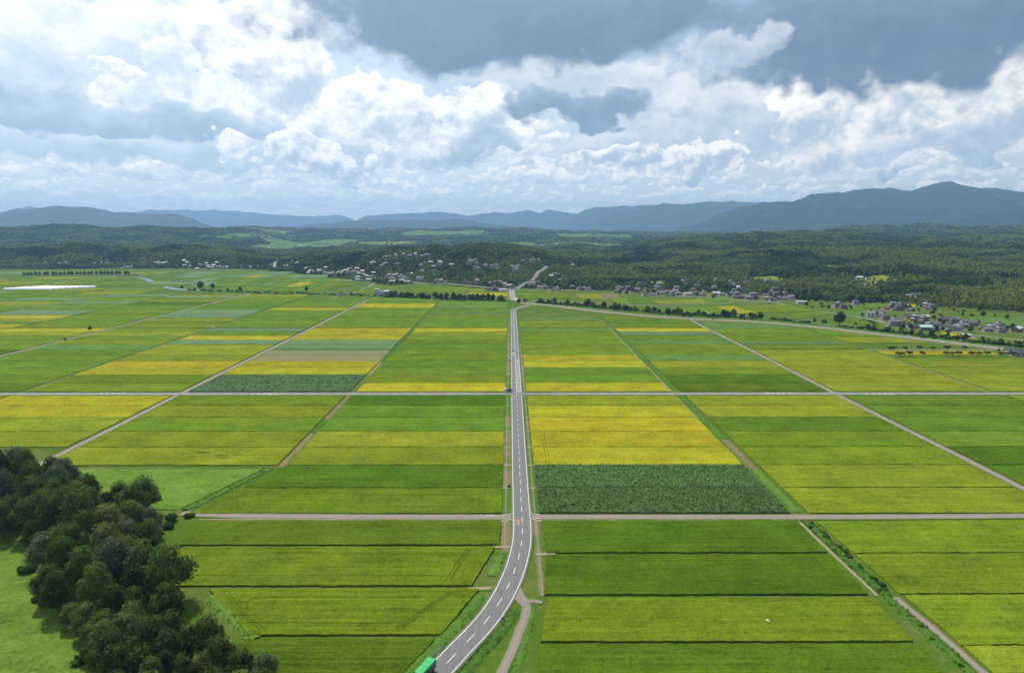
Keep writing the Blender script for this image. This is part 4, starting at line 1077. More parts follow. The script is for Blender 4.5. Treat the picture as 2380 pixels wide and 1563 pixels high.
def along(p0, p1):
    return [p for p in rp if p0 <= p[0] <= p1]
RC = [(0.055, 0.085, 0.020), (0.075, 0.110, 0.026), (0.045, 0.072, 0.018), (0.085, 0.115, 0.032)]
for (a, b, prob, s0, s1) in ((-215, -8, 1.0, 0.60, 1.25), (14, 24, 1.0, .5, .8), (45, 330, 0.95, 0.50, 1.10), (340, 378, 0.3, 0.4, 0.6), (412, 520, 0.8, 0.4, 0.8), (-470, -205, 0.10, 0.3, 0.6), (-620, -470, 0.22, .4, .7)):
    for p in along(a, b):
        if rng.random() < prob:
            off = rng.uniform(-9, 9); s = rng.uniform(s0, s1)
            tree(TREES, rng.randrange(7), p[0] + rng.uniform(-3, 3), p[1] + off, 0, s, rng.choice(RC), RT(p[0], s), 'river bank trees', 'river_tree', sz=rng.uniform(.75, 1.0))
        for _q in range(2 if p[0] > -230 else 1): shrub(p[0] + rng.uniform(-4, 4), p[1] + rng.uniform(-11, 9), 0.2, rng.uniform(1.3, 2.9), rng.choice(RC), 'low bush among the weeds of the river bank', 'river bank bushes', 0.8, 'river_bush')
for x, y, s, l in ((400.4, 822, 1.75, 'great round dark tree standing alone beside the highway'), (-598, 1318, 1.7, 'tall round tree by the river weir'), (-580, 1330, 1.2, 'second round tree by the river weir'), (-511, 1290, 0.9, 'small dark tree on the left river bank'),
                   (-384, 1285, 1.0, 'lone tree on the bare river bank'), (-490, 789, 0.55, 'single small tree beside the gravel track'), (-640, 1330, .8, 'dark tree beside the river pool')):
    tree(TREES, 3, x, y, 0, s, (0.050, 0.076, 0.018), l, None, 'lone_tree', sz=0.92)
shrub(-476, 722, 0.1, 1.3, (0.03, 0.05, 0.016), 'small dark bush beside the second gravel track', None)
for i in range(27):
    f = i / 26; tree(TREES, i, -1212 + 232 * f + rng.uniform(-2, 2), 1706 + 52 * f, 0, rng.uniform(.85, 1.05), rng.choice(RC), 'roadside tree in the long straight row across the far plain', 'long row of trees', 'row_tree', sz=1.0)
OR1 = [(0, 930), (70, 930), (265, 925), (440, 925), (605, 920), (775, 920), (985, 920)]
for row, yy, xs in ((1, 656.5, (370, 375, 386, 400, 414, 428, 444)), (2, 626.0, (361, 367, 373, 386, 407, 413, 419, 430, 437, 444, 458, 464, 469))):
    for x in xs:
        tree(ORCH, rng.randrange(3), x + rng.uniform(-1, 1), yy + rng.uniform(-1, 1), 0, rng.uniform(.95, 1.3), (0.040, 0.066, 0.018), f'spreading orchard tree in the {"upper" if row == 1 else "lower"} row beside the golden strip', f'{"upper" if row == 1 else "lower"} orchard row', 'orchard_tree')
structure(mesh_obj('orchard_grass', [(352, 617.5, .03), (478, 617.5, .03), (476, 631.5, .03), (352, 631.5, .03)], [(0, 1, 2, 3)], RM['green_verge']))
structure(mesh_obj('orchard_grass', [(352, 652.5, .03), (462, 652.5, .03), (456, 659, .03), (352, 659, .03)], [(0, 1, 2, 3)], RM['verge']))
# hedge of tall grass on the slanting bank, and bushes in the ditch
GRASSY = {'green_verge': (0.120, 0.220, 0.034), 'verge': (0.16, 0.20, 0.05), 'dry_verge': (0.27, 0.22, 0.10)}
def rank(name, pts, w, h, key, label, tufts=None):
    """a bumpy bank of rank grass with leaning tufts standing on it"""
    pts = dens(pts, max(0.9, h)); n = len(pts); k = max(4, int(w / 0.8)); V = []; F = []
    for j in range(k + 1):
        f = 2 * j / k - 1
        for (x, y) in offs(pts, f * w / 2):
            V.append((x + rng.uniform(-.2, .2), y + rng.uniform(-.2, .2), max(0.0, (1 - f * f) * h * rng.uniform(.45, 1.0)) + 0.01))
    for j in range(k):
        for i in range(n - 1): a = j * n + i; F.append((a, a + n, a + n + 1, a + 1))
    L = sum(math.hypot(b[0] - a[0], b[1] - a[1]) for a, b in zip(pts, pts[1:]))
    if math.hypot(*pts[0]) < 480:
        for _ in range(int(min(2600, L * w * 2.2))):
            q = rng.randrange(n - 1); a, b = pts[q], pts[q + 1]; l = math.hypot(b[0] - a[0], b[1] - a[1]) or 1
            u = rng.random(); d = rng.uniform(-.5, .5) * w; x = a[0] + (b[0] - a[0]) * u + (b[1] - a[1]) / l * d; y = a[1] + (b[1] - a[1]) * u - (b[0] - a[0]) / l * d
            g = rng.uniform(0, 6.28); s_ = rng.uniform(.18, .42); t_ = h * .55 + rng.uniform(.03, .22) * (0.5 + h); e = rng.uniform(-.55, .55), rng.uniform(.1, .7); m = len(V)
            V += [(x - math.cos(g) * s_, y - math.sin(g) * s_, 0), (x + math.cos(g) * s_, y + math.sin(g) * s_, 0), (x + math.cos(g) * s_ * .7 + e[0], y + math.sin(g) * s_ * .7 + e[1], t_), (x - math.cos(g) * s_ * .6 + e[0], y - math.sin(g) * s_ * .6 + e[1], t_ * .9)]
            F.append((m, m + 1, m + 2, m + 3))
    o = mesh_obj(name, V, F, LEAF); o.color = (*GRASSY[key], 1)
    return stuff(o, label, 'grass')
rank('tall_grass', [(-137.5, 274.5), (-119.5, 325)], 5.0, 1.0, 'green_verge', 'tall grass on the slanting bank beside the meadow')
rank('tall_grass', [(-97, 206), (-74, 183)], 5.0, 0.7, 'green_verge', 'tall grass on the bank between grove and rice')
rank('tall_grass', [(120.5, 262), (121.5, 235), (122.3, 206)], 4.0, 1.1, 'green_verge', 'tall weeds in the bushy ditch')
rank('tall_grass', [(122.0, 206), (123.5, 180), (124.5, 150)], 3.6, 0.6, 'green_verge', 'green weeds beside the farm path')
rank('tall_grass', [(118.6, 272), (118.6, 474)], 1.2, 0.3, 'green_verge', 'grass edge of the drainage ditch')
for a, b, mt in ((272, 324, 'green_verge'), (324, 372, 'dry_verge'), (372, 476, 'green_verge'), (486, 806, 'green_verge')):
    rank('ditch_weeds', [(121.3, a), (121.3, b)], 4.2, 0.35, mt, 'weeds filling the drainage ditch on the village side')
for a, b, mt in ((328, 384, 'dry_verge'), (384, 414, 'green_verge'), (414, 476, 'dry_verge'), (486, 545, 'verge'), (545, 600, 'dry_verge'), (600, 806, 'green_verge')):
    rank('ditch_weeds', [(-115.2, a), (-115.2, b)], 3.0, 0.35, mt, 'weeds filling the drainage ditch on the grove side')
for y in range(208, 262, 4):
    if rng.random() < .8: shrub(121.0 + (262 - y) * .03 + rng.uniform(-1.2, 1.6), y, 0.1, rng.uniform(.6, 1.15), rng.choice(((0.06, 0.12, 0.03), (0.05, 0.10, 0.035), (0.045, 0.08, 0.02))), 'bush in the weedy ditch before the gravel cross track', 'ditch bushes', .8, 'ditch_bush')
for y in range(152, 205, 6): shrub(122.6 + (205 - y) * .03 + rng.uniform(-.8, .8), y, 0.0, rng.uniform(.3, .6), (0.06, 0.13, 0.03), 'small weed clump beside the farm path', 'weed clumps', 1.0, 'weed_clump')
def bend(y0, y1, d): return offs([q for q in MP if y1 <= q[1] <= y0], d)
rank('tall_grass', bend(236, 214, 7.0), 3.6, 0.5, 'green_verge', 'roadside grass on the outer side of the bend')
rank('tall_grass', bend(208, 148, 7.4), 4.4, 0.55, 'green_verge', 'roadside grass on the outer side of the bend before the guard rail')
rank('tall_grass', bend(202, 150, -6.6), 3.6, 0.6, 'green_verge', 'roadside grass between the bend and the farm path')
rank('tall_grass', [(6.9, 199.5), (6.2, 192), (4.2, 181), (0.5, 165), (-3, 152)], 2.6, 0.45, 'green_verge', 'grass bank between the farm path and the rice')

# ------------------------------------------------------------------ woodland on the hills
HP = []
for words, txt in HOUSES:
    for it in txt.split():
        k = it[-1] if it[-1].isalpha() else ''
        x, y = it.rstrip('abcdefghijklmnopqrstuvwxyzFW').split(','); HP.append((float(x), float(y), k, words))
HXY = np.array([(h[0], h[1]) for h in HP])
FB = []
for o in bpy.data.objects:
    if o.get('category') in ('rice field', 'bean field', 'field', 'meadow') and o.type == 'MESH':
        c = [v.co for v in o.data.vertices]; xs = [v.x for v in c]; ys = [v.y for v in c]
        if max(ys) > 950: FB.append((min(xs), max(xs), min(ys), max(ys)))
NEARW = 0
LANES = np.array([(v.co.x, v.co.y) for o in bpy.data.objects if o.name.split('.')[0] in ('village_road', 'hill_road', 'highway', 'far_road') for v in o.data.vertices])
def forest():
    r = np.random.RandomState(77)
    P = []
    for (d0, d1, s) in ((930, 2000, 9.0), (2000, 3000, 12.5), (3000, 4700, 18.0), (4700, 7600, 31.0)):
        X = np.arange(-0.82 * d1, 0.82 * d1, s); Y = np.arange(d0, d1, s)
        x, y = np.meshgrid(X, Y); x = (x + (r.rand(*x.shape) - .5) * s * .9).ravel(); y = (y + (r.rand(*y.shape) - .5) * s * .9).ravel()
        ok = (np.abs(x / y) < 0.82) & (y > foot(x / y) + 4)
        P.append(np.stack([x[ok], y[ok], np.full(ok.sum(), s)], 1))
    P = np.concatenate(P); x, y, s = P.T
    keep = np.ones(len(P), bool)
    near = y < 2700
    dmin = np.full(len(P), 1e9)
    for i in range(0, len(HXY), 40):
        q = HXY[i:i + 40]; d = np.sqrt((x[near][:, None] - q[:, 0]) ** 2 + (y[near][:, None] - q[:, 1]) ** 2).min(1)
        dmin[near] = np.minimum(dmin[near], d)
    keep &= dmin > 9.5
    # open the view in front of houses
    for i in range(0, len(HXY), 40):
        q = HXY[i:i + 40]; dx = np.abs(x[near][:, None] - q[:, 0] * (y[near][:, None] / q[:, 1])); dyv = q[:, 1] - y[near][:, None]
        bad = ((dx < 8) & (dyv > 0) & (dyv < 34)).any(1)
        idx = np.where(near)[0]; keep[idx[bad]] &= r.rand(bad.sum()) < 0.22
    vill = dmin < 60
    keep &= ~(vill & (r.rand(len(P)) < 0.30))
    for i in range(0, len(LANES), 60):
        q = LANES[i:i + 60]; d = ((x[near][:, None] - q[:, 0]) ** 2 + (y[near][:, None] - q[:, 1]) ** 2).min(1)
        idx = np.where(near)[0]; keep[idx[d < 8.5 ** 2]] = False
    for (a, b, c, d) in FB + [(p[0] - p[2] / 2, p[0] + p[2] / 2, p[1] - p[3] / 2, p[1] + p[3] / 2) for p in CLEAR]:
        keep &= ~((x > a - 4) & (x < b + 4) & (y > c - 4) & (y < d + 4))
    P = P[keep]; x, y, s = P.T; vill = vill[keep]
    z = relief(x, y) - 0.8
    sc = s / 7.6 * (0.70 + 0.65 * r.rand(len(P)) ** 1.5) * np.where(vill, 0.70, 1.0)
    sc = np.minimum(sc, np.where(y > 4700, 3.4, 2.0))
    bam = fbm(x / 130 + 50, y / 130 + 20, 3) + (y < 2400) * 0.02 + (y - foot(x / y) < 240) * 0.045
    ced = fbm(x / 110 + 5, y / 170 + 90, 3)
    kind = np.where(bam > 0.585, 2, np.where(ced > 0.76, 3, np.where(fbm(x / 60, y / 60, 2) * 0.5 + fbm(x / 260 + 7, y / 320 + 3, 2) * 0.5 > 0.505, 1, 0)))
    kind = np.where((r.rand(len(P)) < 0.13) & (kind < 2), 1 - kind, kind)
    SPEC = [('oak_wood', (0.044, 0.070, 0.020), 'dark broadleaf wood covering the hills', 0), ('mixed_wood', (0.090, 0.132, 0.034), 'lighter mixed wood covering the hills', 0),
            ('bamboo_thicket', (0.205, 0.250, 0.044), 'pale yellow-green bamboo thickets on the slopes', 1), ('cedar_wood', (0.034, 0.062, 0.028), 'dark pointed cedars among the wood', 2)]
    def lob(seed, Hh, R, n):
        return lobes_broad(seed, Hh, R, n)
    protos = {0: [crown_mesh('wood_crown', 300 + i, lob(300 + i, 10.0, 5.8, 8), 300, 0.85, 0.93, 1) for i in range(4)],
              1: [crown_mesh('bamboo_crown', 320 + i, [(random.Random(i * 9 + k).uniform(-2.6, 2.6), random.Random(i * 7 + k).uniform(-2.6, 2.6), 7 + 3.5 * random.Random(i + k).random(), 1.5, 3.6) for k in range(6)], 230, 1.1, 0.8, 1) for i in range(2)],
              2: [crown_mesh('cedar_crown', 340 + i, [(0, 0, 3.5 + 2.4 * k, 3.2 - 0.55 * k, 2.6) for k in range(5)], 200, 1.1, 0.8, 1) for i in range(2)]}
    for k, (nm, col, lab, pk) in enumerate(SPEC):
        sel = np.where(kind == k)[0]
        me = bpy.data.meshes.new(nm); me.from_pydata(np.stack([x[sel], y[sel], z[sel]], 1).tolist(), [], [])
        at = me.attributes.new('size', 'FLOAT_VECTOR', 'POINT'); at.data.foreach_set('vector', np.stack([sc[sel], sc[sel], np.minimum(sc[sel], 0.75 + 0.25 * sc[sel])], 1).astype(np.float32).ravel())
        at = me.attributes.new('turn', 'FLOAT', 'POINT'); at.data.foreach_set('value', (r.rand(len(sel)) * 6.28).astype(np.float32))
        at = me.attributes.new('which', 'INT', 'POINT'); at.data.foreach_set('value', r.randint(0, len(protos[pk]), len(sel)).astype(np.int32))
        o = link(bpy.data.objects.new(nm, me)); o.color = (*col, 1); stuff(o, lab, 'woodland')
        g = bpy.data.node_groups.new(nm + '_scatter', 'GeometryNodeTree')
        g.interface.new_socket('Geometry', in_out='INPUT', socket_type='NodeSocketGeometry'); g.interface.new_socket('Geometry', in_out='OUTPUT', socket_type='NodeSocketGeometry')
        gi, go = g.nodes.new('NodeGroupInput'), g.nodes.new('NodeGroupOutput')
        ins = g.nodes.new('GeometryNodeInstanceOnPoints'); ins.inputs['Pick Instance'].default_value = True
        gt = g.nodes.new('GeometryNodeGeometryToInstance')
        for me2 in reversed(protos[pk]):
            po = bpy.data.objects.new(me2.name, me2); po.color = (*col, 1)
            oi = g.nodes.new('GeometryNodeObjectInfo'); oi.inputs['Object'].default_value = po
            g.links.new(oi.outputs['Geometry'], gt.inputs[0])
        def attr(nm2, ty):
            a = g.nodes.new('GeometryNodeInputNamedAttribute'); a.data_type = ty; a.inputs['Name'].default_value = nm2; return a.outputs['Attribute']
        cx = g.nodes.new('ShaderNodeCombineXYZ'); g.links.new(attr('turn', 'FLOAT'), cx.inputs[2])
        g.links.new(gi.outputs[0], ins.inputs['Points']); g.links.new(gt.outputs[0], ins.inputs['Instance'])
        g.links.new(attr('which', 'INT'), ins.inputs['Instance Index']); g.links.new(cx.outputs[0], ins.inputs['Rotation']); g.links.new(attr('size', 'FLOAT_VECTOR'), ins.inputs['Scale'])
        g.links.new(ins.outputs[0], go.inputs[0])
        md = o.modifiers.new('scatter', 'NODES'); md.node_group = g
    return len(P)
CLEAR = [(-1480, 4700, 760, 1300), (-1250, 3700, 260, 700), (-820, 4500, 520, 900), (-150, 4350, 620, 800), (240, 4150, 420, 520), (480, 3900, 260, 420), (-2300, 6300, 500, 900), (-600, 6200, 700, 900), (700, 6000, 600, 900), (1500, 5900, 500, 800), (-840, 2600, 60, 200), (-880, 3000, 90, 300),
         (706, 3028, 130, 90), (-2435, 3743, 200, 130), (1235, 2437, 80, 70), (120, 2250, 90, 120), (175, 2120, 60, 80), (330, 1600, 40, 90), (560, 1500, 60, 80), (830, 1750, 70, 80), (300, 1420, 40, 60), (760, 1420, 60, 60), (640, 1330, 50, 70), (900, 1500, 60, 50), (1150, 2000, 90, 90), (480, 2300, 120, 120), (-420, 2600, 200, 160), (-1800, 2900, 160, 120)]
print('FOREST', forest())

# ------------------------------------------------------------------ houses
def boxes(name, L, mat):
    """joined boxes (x0,x1,y0,y1,z0,z1) as one mesh"""
    V = []; F = []
    for (x0, x1, y0, y1, z0, z1) in L:
        k = len(V); V += [(x0, y0, z0), (x1, y0, z0), (x1, y1, z0), (x0, y1, z0), (x0, y0, z1), (x1, y0, z1), (x1, y1, z1), (x0, y1, z1)]
        F += [(k + 3, k + 2, k + 1, k), (k + 4, k + 5, k + 6, k + 7), (k, k + 1, k + 5, k + 4), (k + 1, k + 2, k + 6, k + 5), (k + 2, k + 3, k + 7, k + 6), (k + 3, k, k + 4, k + 7)]
    me = bpy.data.meshes.new(name); me.from_pydata(V, [], F); me.update(); me.materials.append(mat); return me
def raw(name, V, F, mat):
    me = bpy.data.meshes.new(name); me.from_pydata(V, [], F); me.update(); me.materials.append(mat); return me
def hip(name, w, d, z, h, mat, ridge=0.5, th=0.22):
    a, b = w / 2, d / 2; r = w / 2 * ridge
    V = [(-a, -b, z), (a, -b, z), (a, b, z), (-a, b, z), (-a, -b, z + th), (a, -b, z + th), (a, b, z + th), (-a, b, z + th), (-r, 0, z + h), (r, 0, z + h)]
    F = [(3, 2, 1, 0), (0, 1, 5, 4), (1, 2, 6, 5), (2, 3, 7, 6), (3, 0, 4, 7), (4, 5, 9, 8), (6, 7, 8, 9), (5, 6, 9), (7, 4, 8)]
    return V, F
def gable(w, d, z, h, th=0.22):
    a, b = w / 2, d / 2
    V = [(-a, -b, z), (a, -b, z), (a, b, z), (-a, b, z), (-a, 0, z + h), (a, 0, z + h), (-a, -b, z + th), (a, -b, z + th), (a, b, z + th), (-a, b, z + th), (-a, 0, z + h + th), (a, 0, z + h + th)]
    F = [(6, 7, 11, 10), (8, 9, 10, 11), (0, 1, 7, 6), (2, 3, 9, 8), (0, 4, 5, 1), (2, 5, 4, 3), (0, 6, 10, 4), (4, 10, 9, 3), (1, 5, 11, 7), (5, 2, 8, 11)]
    return V, F
def merge(*vf):
    V = []; F = []
    for v, f in vf:
        k = len(V); V += v; F += [tuple(a + k for a in q) for q in f]
    return V, F
def tint_mat(name, rough, metal=0.0, spec=0.3, sc=1.5, var=0.35):
    m, t, b = new_mat(name, rough, spec); oi = t.nodes.new('ShaderNodeObjectInfo'); n = noise(t, objc(t), sc, 4.0, 0.65)
    k = n * (2 * var) + (1 - var)
    t.links.new(lerp(t, 1.0, oi.outputs['Color'], combine(t, k, k, k), 'MULTIPLY').k, b.inputs['Base Color']); b.inputs['Metallic'].default_value = metal
    return m
M_WALL, M_ROOF, M_GLASS = tint_mat('plaster_wall', 0.9), tint_mat('roof_tile', 0.55, 0, 0.4, 2.5), plain('window_glass', (0.03, 0.035, 0.04), 0.15, 0.1, 1.0, 0.5)
M_METAL = plain('galvanised_steel', (0.52, 0.53, 0.54), 0.45, 0.12, 1.5, 0.5, 0.6)
M_WOOD = plain('dark_boards', (0.10, 0.075, 0.055), 0.9, 0.3, 2.0)
GREYS = [(0.085, 0.085, 0.092), (0.12, 0.12, 0.125), (0.06, 0.06, 0.066), (0.17, 0.17, 0.175), (0.10, 0.09, 0.08), (0.21, 0.205, 0.20)]
WALLS = [(0.30, 0.27, 0.23), (0.20, 0.17, 0.14), (0.42, 0.40, 0.36), (0.15, 0.12, 0.10), (0.26, 0.25, 0.24)]
def house_kinds():
    K = {}
    # two-storey farmhouse with skirt roof
    wall = boxes('wall', [(-5.5, 5.5, -4, 4, -2, 3.2), (-4.0, 4.0, -3, 3, 3.2, 6.4)], M_WALL)
    sk = hip('r', 12.6, 9.6, 2.9, 1.5, None, 0.72); up = hip('r', 9.6, 7.4, 6.2, 2.2, None, 0.62)
    roof = raw('roof', *merge(sk, up), M_ROOF)
    rid = boxes('ridge_tiles', [(-3.0, 3.0, -0.22, 0.22, 8.3, 8.75)], M_ROOF)
    K['t'] = dict(wall=wall, roof=roof, ridge=rid, win=[(-3.4, -4.02, 0.9), (0.2, -4.02, 0.9), (3.2, -4.02, 0.9), (-2.2, -3.02, 4.3), (1.4, -3.02, 4.3)], look='two-storey tiled farmhouse with skirt roof')
    wall = boxes('wall', [(-5, 5, -3.6, 3.6, -2, 3.3)], M_WALL)
    K['s'] = dict(wall=wall, roof=raw('roof', *hip('r', 11.8, 8.8, 3.1, 2.6, None, 0.5), M_ROOF), ridge=boxes('ridge_tiles', [(-2.8, 2.8, -.2, .2, 5.65, 6.0)], M_ROOF), win=[(-3, -3.62, 1.0), (0.5, -3.62, 1.0), (3.2, -3.62, 1.0)], look='low hip-roofed tiled house')
    wv, wf = merge(([(-6, -3.4, -2), (6, -3.4, -2), (6, 3.4, -2), (-6, 3.4, -2), (-6, -3.4, 3.8), (6, -3.4, 3.8), (6, 3.4, 3.8), (-6, 3.4, 3.8), (-6, 0, 5.7), (6, 0, 5.7)], [(0, 1, 5, 4), (1, 2, 6, 9, 5), (2, 3, 7, 6), (3, 0, 4, 8, 7)]))
    K['b'] = dict(wall=raw('wall', wv, wf, M_WALL), roof=raw('roof', *gable(13.2, 8.0, 3.5, 2.3), M_ROOF), ridge=None, win=[(-2.5, -3.42, 0.6), (2.5, -3.42, 0.6)], look='long gabled barn')
    wv, wf = merge(([(-4.4, -3.4, -2), (4.4, -3.4, -2), (4.4, 3.4, -2), (-4.4, 3.4, -2), (-4.4, -3.4, 5.4), (4.4, -3.4, 5.4), (4.4, 3.4, 5.4), (-4.4, 3.4, 5.4), (-4.4, 0, 7.1), (4.4, 0, 7.1)], [(0, 1, 5, 4), (1, 2, 6, 9, 5), (2, 3, 7, 6), (3, 0, 4, 8, 7)]))
    K['w'] = dict(wall=raw('wall', wv, wf, M_WALL), roof=raw('roof', *gable(9.6, 8.0, 5.1, 2.1), M_ROOF), ridge=None, win=[(-2.4, -3.42, 0.9), (1.8, -3.42, 0.9), (-2.4, -3.42, 3.7), (1.8, -3.42, 3.7)], look='white-walled two-storey house')
    K['W'] = dict(wall=boxes('wall', [(-4.6, 4.6, -3, 3, -2, 3.0)], M_WALL), roof=raw('roof', *gable(10.4, 7.4, 2.8, 1.5), M_ROOF), ridge=None, win=[(-2, -3.02, .9), (2, -3.02, .9)], look='low house with bright pale metal roof')
    K['F'] = dict(wall=boxes('wall', [(-9, 9, -4.5, 4.5, -2, 4.2)], M_WALL), roof=boxes('roof', [(-9.5, 9.5, -5, 5, 4.2, 4.75)], M_ROOF), ridge=None, win=[(-6, -4.52, 1.2), (-2, -4.52, 1.2), (2, -4.52, 1.2), (6, -4.52, 1.2)], look='long white flat-roofed shed')
    K['r'] = dict(K['W'], look='low house with rust-red roof'); K['m'] = dict(K['b'], look='large building with mint-green metal roof')
    return K
HK = house_kinds()
WIN = boxes('window', [(-0.9, 0.9, -0.04, 0.06, 0, 1.3)], M_GLASS)
def house(x, y, z, rz, kind, words, sc=1.0, detail=True):
    k = HK[kind]
    e = empty('house' if kind not in 'bF' else 'barn', (x, y, z), rz); e.scale = (sc, sc, sc)
    w = bpy.data.objects.new('wall', k['wall']); link(w, e)
    r = bpy.data.objects.new('roof', k['roof']); link(r, e)
    wc, rc = rng.choice(WALLS), rng.choice(GREYS)
    if kind in 'wF': wc = (0.48, 0.47, 0.44)
    if kind == 'W': rc = (0.52, 0.53, 0.54)
    if kind == 'F': rc = (0.58, 0.58, 0.58)
    if kind == 'r': rc = (0.30, 0.10, 0.07)
    if kind == 'm': rc = (0.42, 0.60, 0.52)
    w.color = (*wc, 1); r.color = (*rc, 1)
    if k['ridge'] and detail: q = bpy.data.objects.new('ridge_tiles', k['ridge']); link(q, r); q.color = (*[v * .8 for v in rc], 1)
    if detail:
        for p in k['win']:
            g = bpy.data.objects.new('window', WIN); link(g, w); g.location = p
    tone = 'pale ' if sum(rc) > 0.55 and kind in 'tsb' else ('dark ' if sum(rc) < 0.30 else '')
    return tag(e, f'{tone}{k["look"]} {words}', 'barn' if kind in 'bF' else 'house', f'houses {words}')
for (x, y, k, words) in HP:
    k = k or rng.choice('tsssbt')
    near = y < 1250
    rz = rng.choice([0, 0, 0, math.pi / 2, -0.3, 0.25, 0.5]) + rng.uniform(-.12, .12)
    house(x, y, zland(x, y) + 0.1, rz, k, words, rng.uniform(.90, 1.12) * (1.0 if k != 'F' else .8), True)
    if x > 150 or y < 1560:            # swept yards and garden trees round the nearer farms
        c_, s_ = math.cos(rz), math.sin(rz); zz = zland(x, y) + 0.05 + 0.02 * rng.random(); P = []
        for (a, b) in ((-9, -9.5), (9, -9.5), (8, 7), (-8, 7)): P.append((x + a * c_ - b * s_, y + a * s_ + b * c_, zland(x + a * c_ - b * s_, y + a * s_ + b * c_) + 0.06 + (zz - zland(x, y))))
        structure(mesh_obj('yard', P, [(0, 1, 2, 3)], RM[rng.choice(['dirt', 'gravel', 'old_asphalt', 'dry_verge'])]))
        for q in range(rng.choice([1, 2, 2, 3])):
            a = rng.uniform(0, 6.28); d = rng.uniform(8.5, 13); gx, gy = x + math.cos(a) * d, y + math.sin(a) * d
            if gy < y - 3 and abs(gx - x) < 5: continue
            if abs(gx) < 9 and gy < 1345: continue
            if rng.random() < .55: tree(TREES, rng.randrange(7), gx, gy, zland(gx, gy), rng.uniform(.3, .62), rng.choice(RC), 'small garden tree beside a house ' + words, 'garden trees ' + words, 'garden_tree', sz=rng.uniform(.8, 1.1))
            else: shrub(gx, gy, zland(gx, gy) + .1, rng.uniform(.9, 1.8), rng.choice(RC), 'clipped garden shrub beside a house ' + words, 'garden shrubs ' + words, 1.0, 'garden_shrub')
# scattered farms far off in the haze
for (cx, cy, w, d, n) in ((-1500, 4750, 500, 700, 22), (-1250, 3850, 200, 300, 6), (-800, 4550, 400, 400, 10), (240, 4200, 360, 300, 18), (480, 3950, 200, 200, 9), (-150, 4400, 500, 300, 12), (-850, 2900, 90, 300, 6), (-2440, 3743, 130, 40, 4), (706, 3028, 60, 20, 2), (1235, 2437, 40, 20, 2), (-820, 4100, 200, 20, 3)):
    for i in range(n):
        x, y = cx + rng.uniform(-w, w) / 2, cy + rng.uniform(-d, d) / 2
        house(x, y, zland(x, y), rng.uniform(-.4, .4), rng.choice('WwsFtw'), 'in the hazy far valley beyond the wooded ridge', 1.25, False)
for p in CLEAR:
    n = 8; V = []; F = []
    for j in range(n + 1):
        for i in range(n + 1):
            x, y = p[0] + (i / n - .5) * p[2], p[1] + (j / n - .5) * p[3]; V.append((x + rng.uniform(-3, 3), y + rng.uniform(-3, 3), zland(x, y) + 1.2))
    for j in range(n):
        for i in range(n): k = j * (n + 1) + i; F.append((k, k + 1, k + n + 2, k + n + 1))
    o = mesh_obj('hill_clearing', V, F, CM['grass']); c = rng.choice([TINT['o'], TINT['p'], TINT['g'], TINT['O']]); o.color = (*c, 1); structure(o)

# pump house by the river, hoop greenhouses
e = empty('pump_house', (-232, 1236, 0)); W1 = (0.40, 0.46, 0.52)
for nm, L, mat, col in (('wall', [(-14, 16, -4, 4, 0, 5.0)], M_WALL, W1), ('tower', [(-13.5, -6, -3.6, 3.6, 5.0, 9.2)], M_WALL, W1), ('roof', [(-5.5, 16.4, -4.4, 4.4, 5.0, 5.5)], M_ROOF, (.2, .21, .23)), ('tower_roof', [(-14, -5.6, -4, 4, 9.2, 9.6)], M_ROOF, (.5, .52, .54)), ('white_roof', [(3.5, 14, -5.2, 3.8, 5.6, 6.1)], M_ROOF, (.75, .76, .77)), ('shutter', [(4, 13.5, -4.1, -4.03, .2, 4.2)], M_WALL, (.12, .13, .15)), ('window', [(-12, -10, -3.68, -3.6, 6.4, 7.8)], M_GLASS, (0, 0, 0))):
    o = bpy.data.objects.new(nm, boxes(nm, L, mat)); link(o, e); o.color = (*col, 1)
tag(e, 'grey-blue pump house with a square tower and white roof by the river track', 'building')
def hoop(L, r=3.0, h=3.1, n=10):
    V = []; F = []
    for s in (0, L):
        for i in range(n + 1):
            a = math.pi * i / n; V.append((s, -math.cos(a) * r, math.sin(a) * h))
    for i in range(n): F.append((i, i + 1, n + 2 + i, n + 1 + i))
    return V, F, [tuple(range(n, -1, -1)), tuple(range(n + 1, 2 * n + 2))]
M_FILM = plain('white_film', (0.82, 0.83, 0.84), 0.45, 0.06, 0.4, 0.4)
def greenhouse(x, y, L, label, group, r=3.0, rz=0):
    V, F, E = hoop(L, r, r * 1.05)
    e = empty('greenhouse', (x, y, 0), rz)
    link(bpy.data.objects.new('cover', raw('cover', V, F, M_FILM)), e)
    for q in E: link(bpy.data.objects.new('end_wall', raw('end_wall', V, [q], M_FILM)), e)
    return tag(e, label, 'greenhouse', group)
for i in range(7): greenhouse(-985 + i * 4.5 + (8 if i > 4 else 0), 1330 + i * 8.0, 96 + i * 3, 'long white hoop greenhouse in the block beside the paved far road', 'greenhouse block by the far road', 3.6)
for i in range(4): greenhouse(-1192 + i, 2100 + i * 8.0, 112, 'long white hoop greenhouse under the far woods', 'greenhouses under the far woods', 3.6)
greenhouse(474, 712, 9, 'short white hoop shelter beside the riverside hamlet road', None, 2.8, 0.2); greenhouse(560, 730, 10, 'white hoop shelter at the edge of the riverside hamlet', None, 3, 0.1)

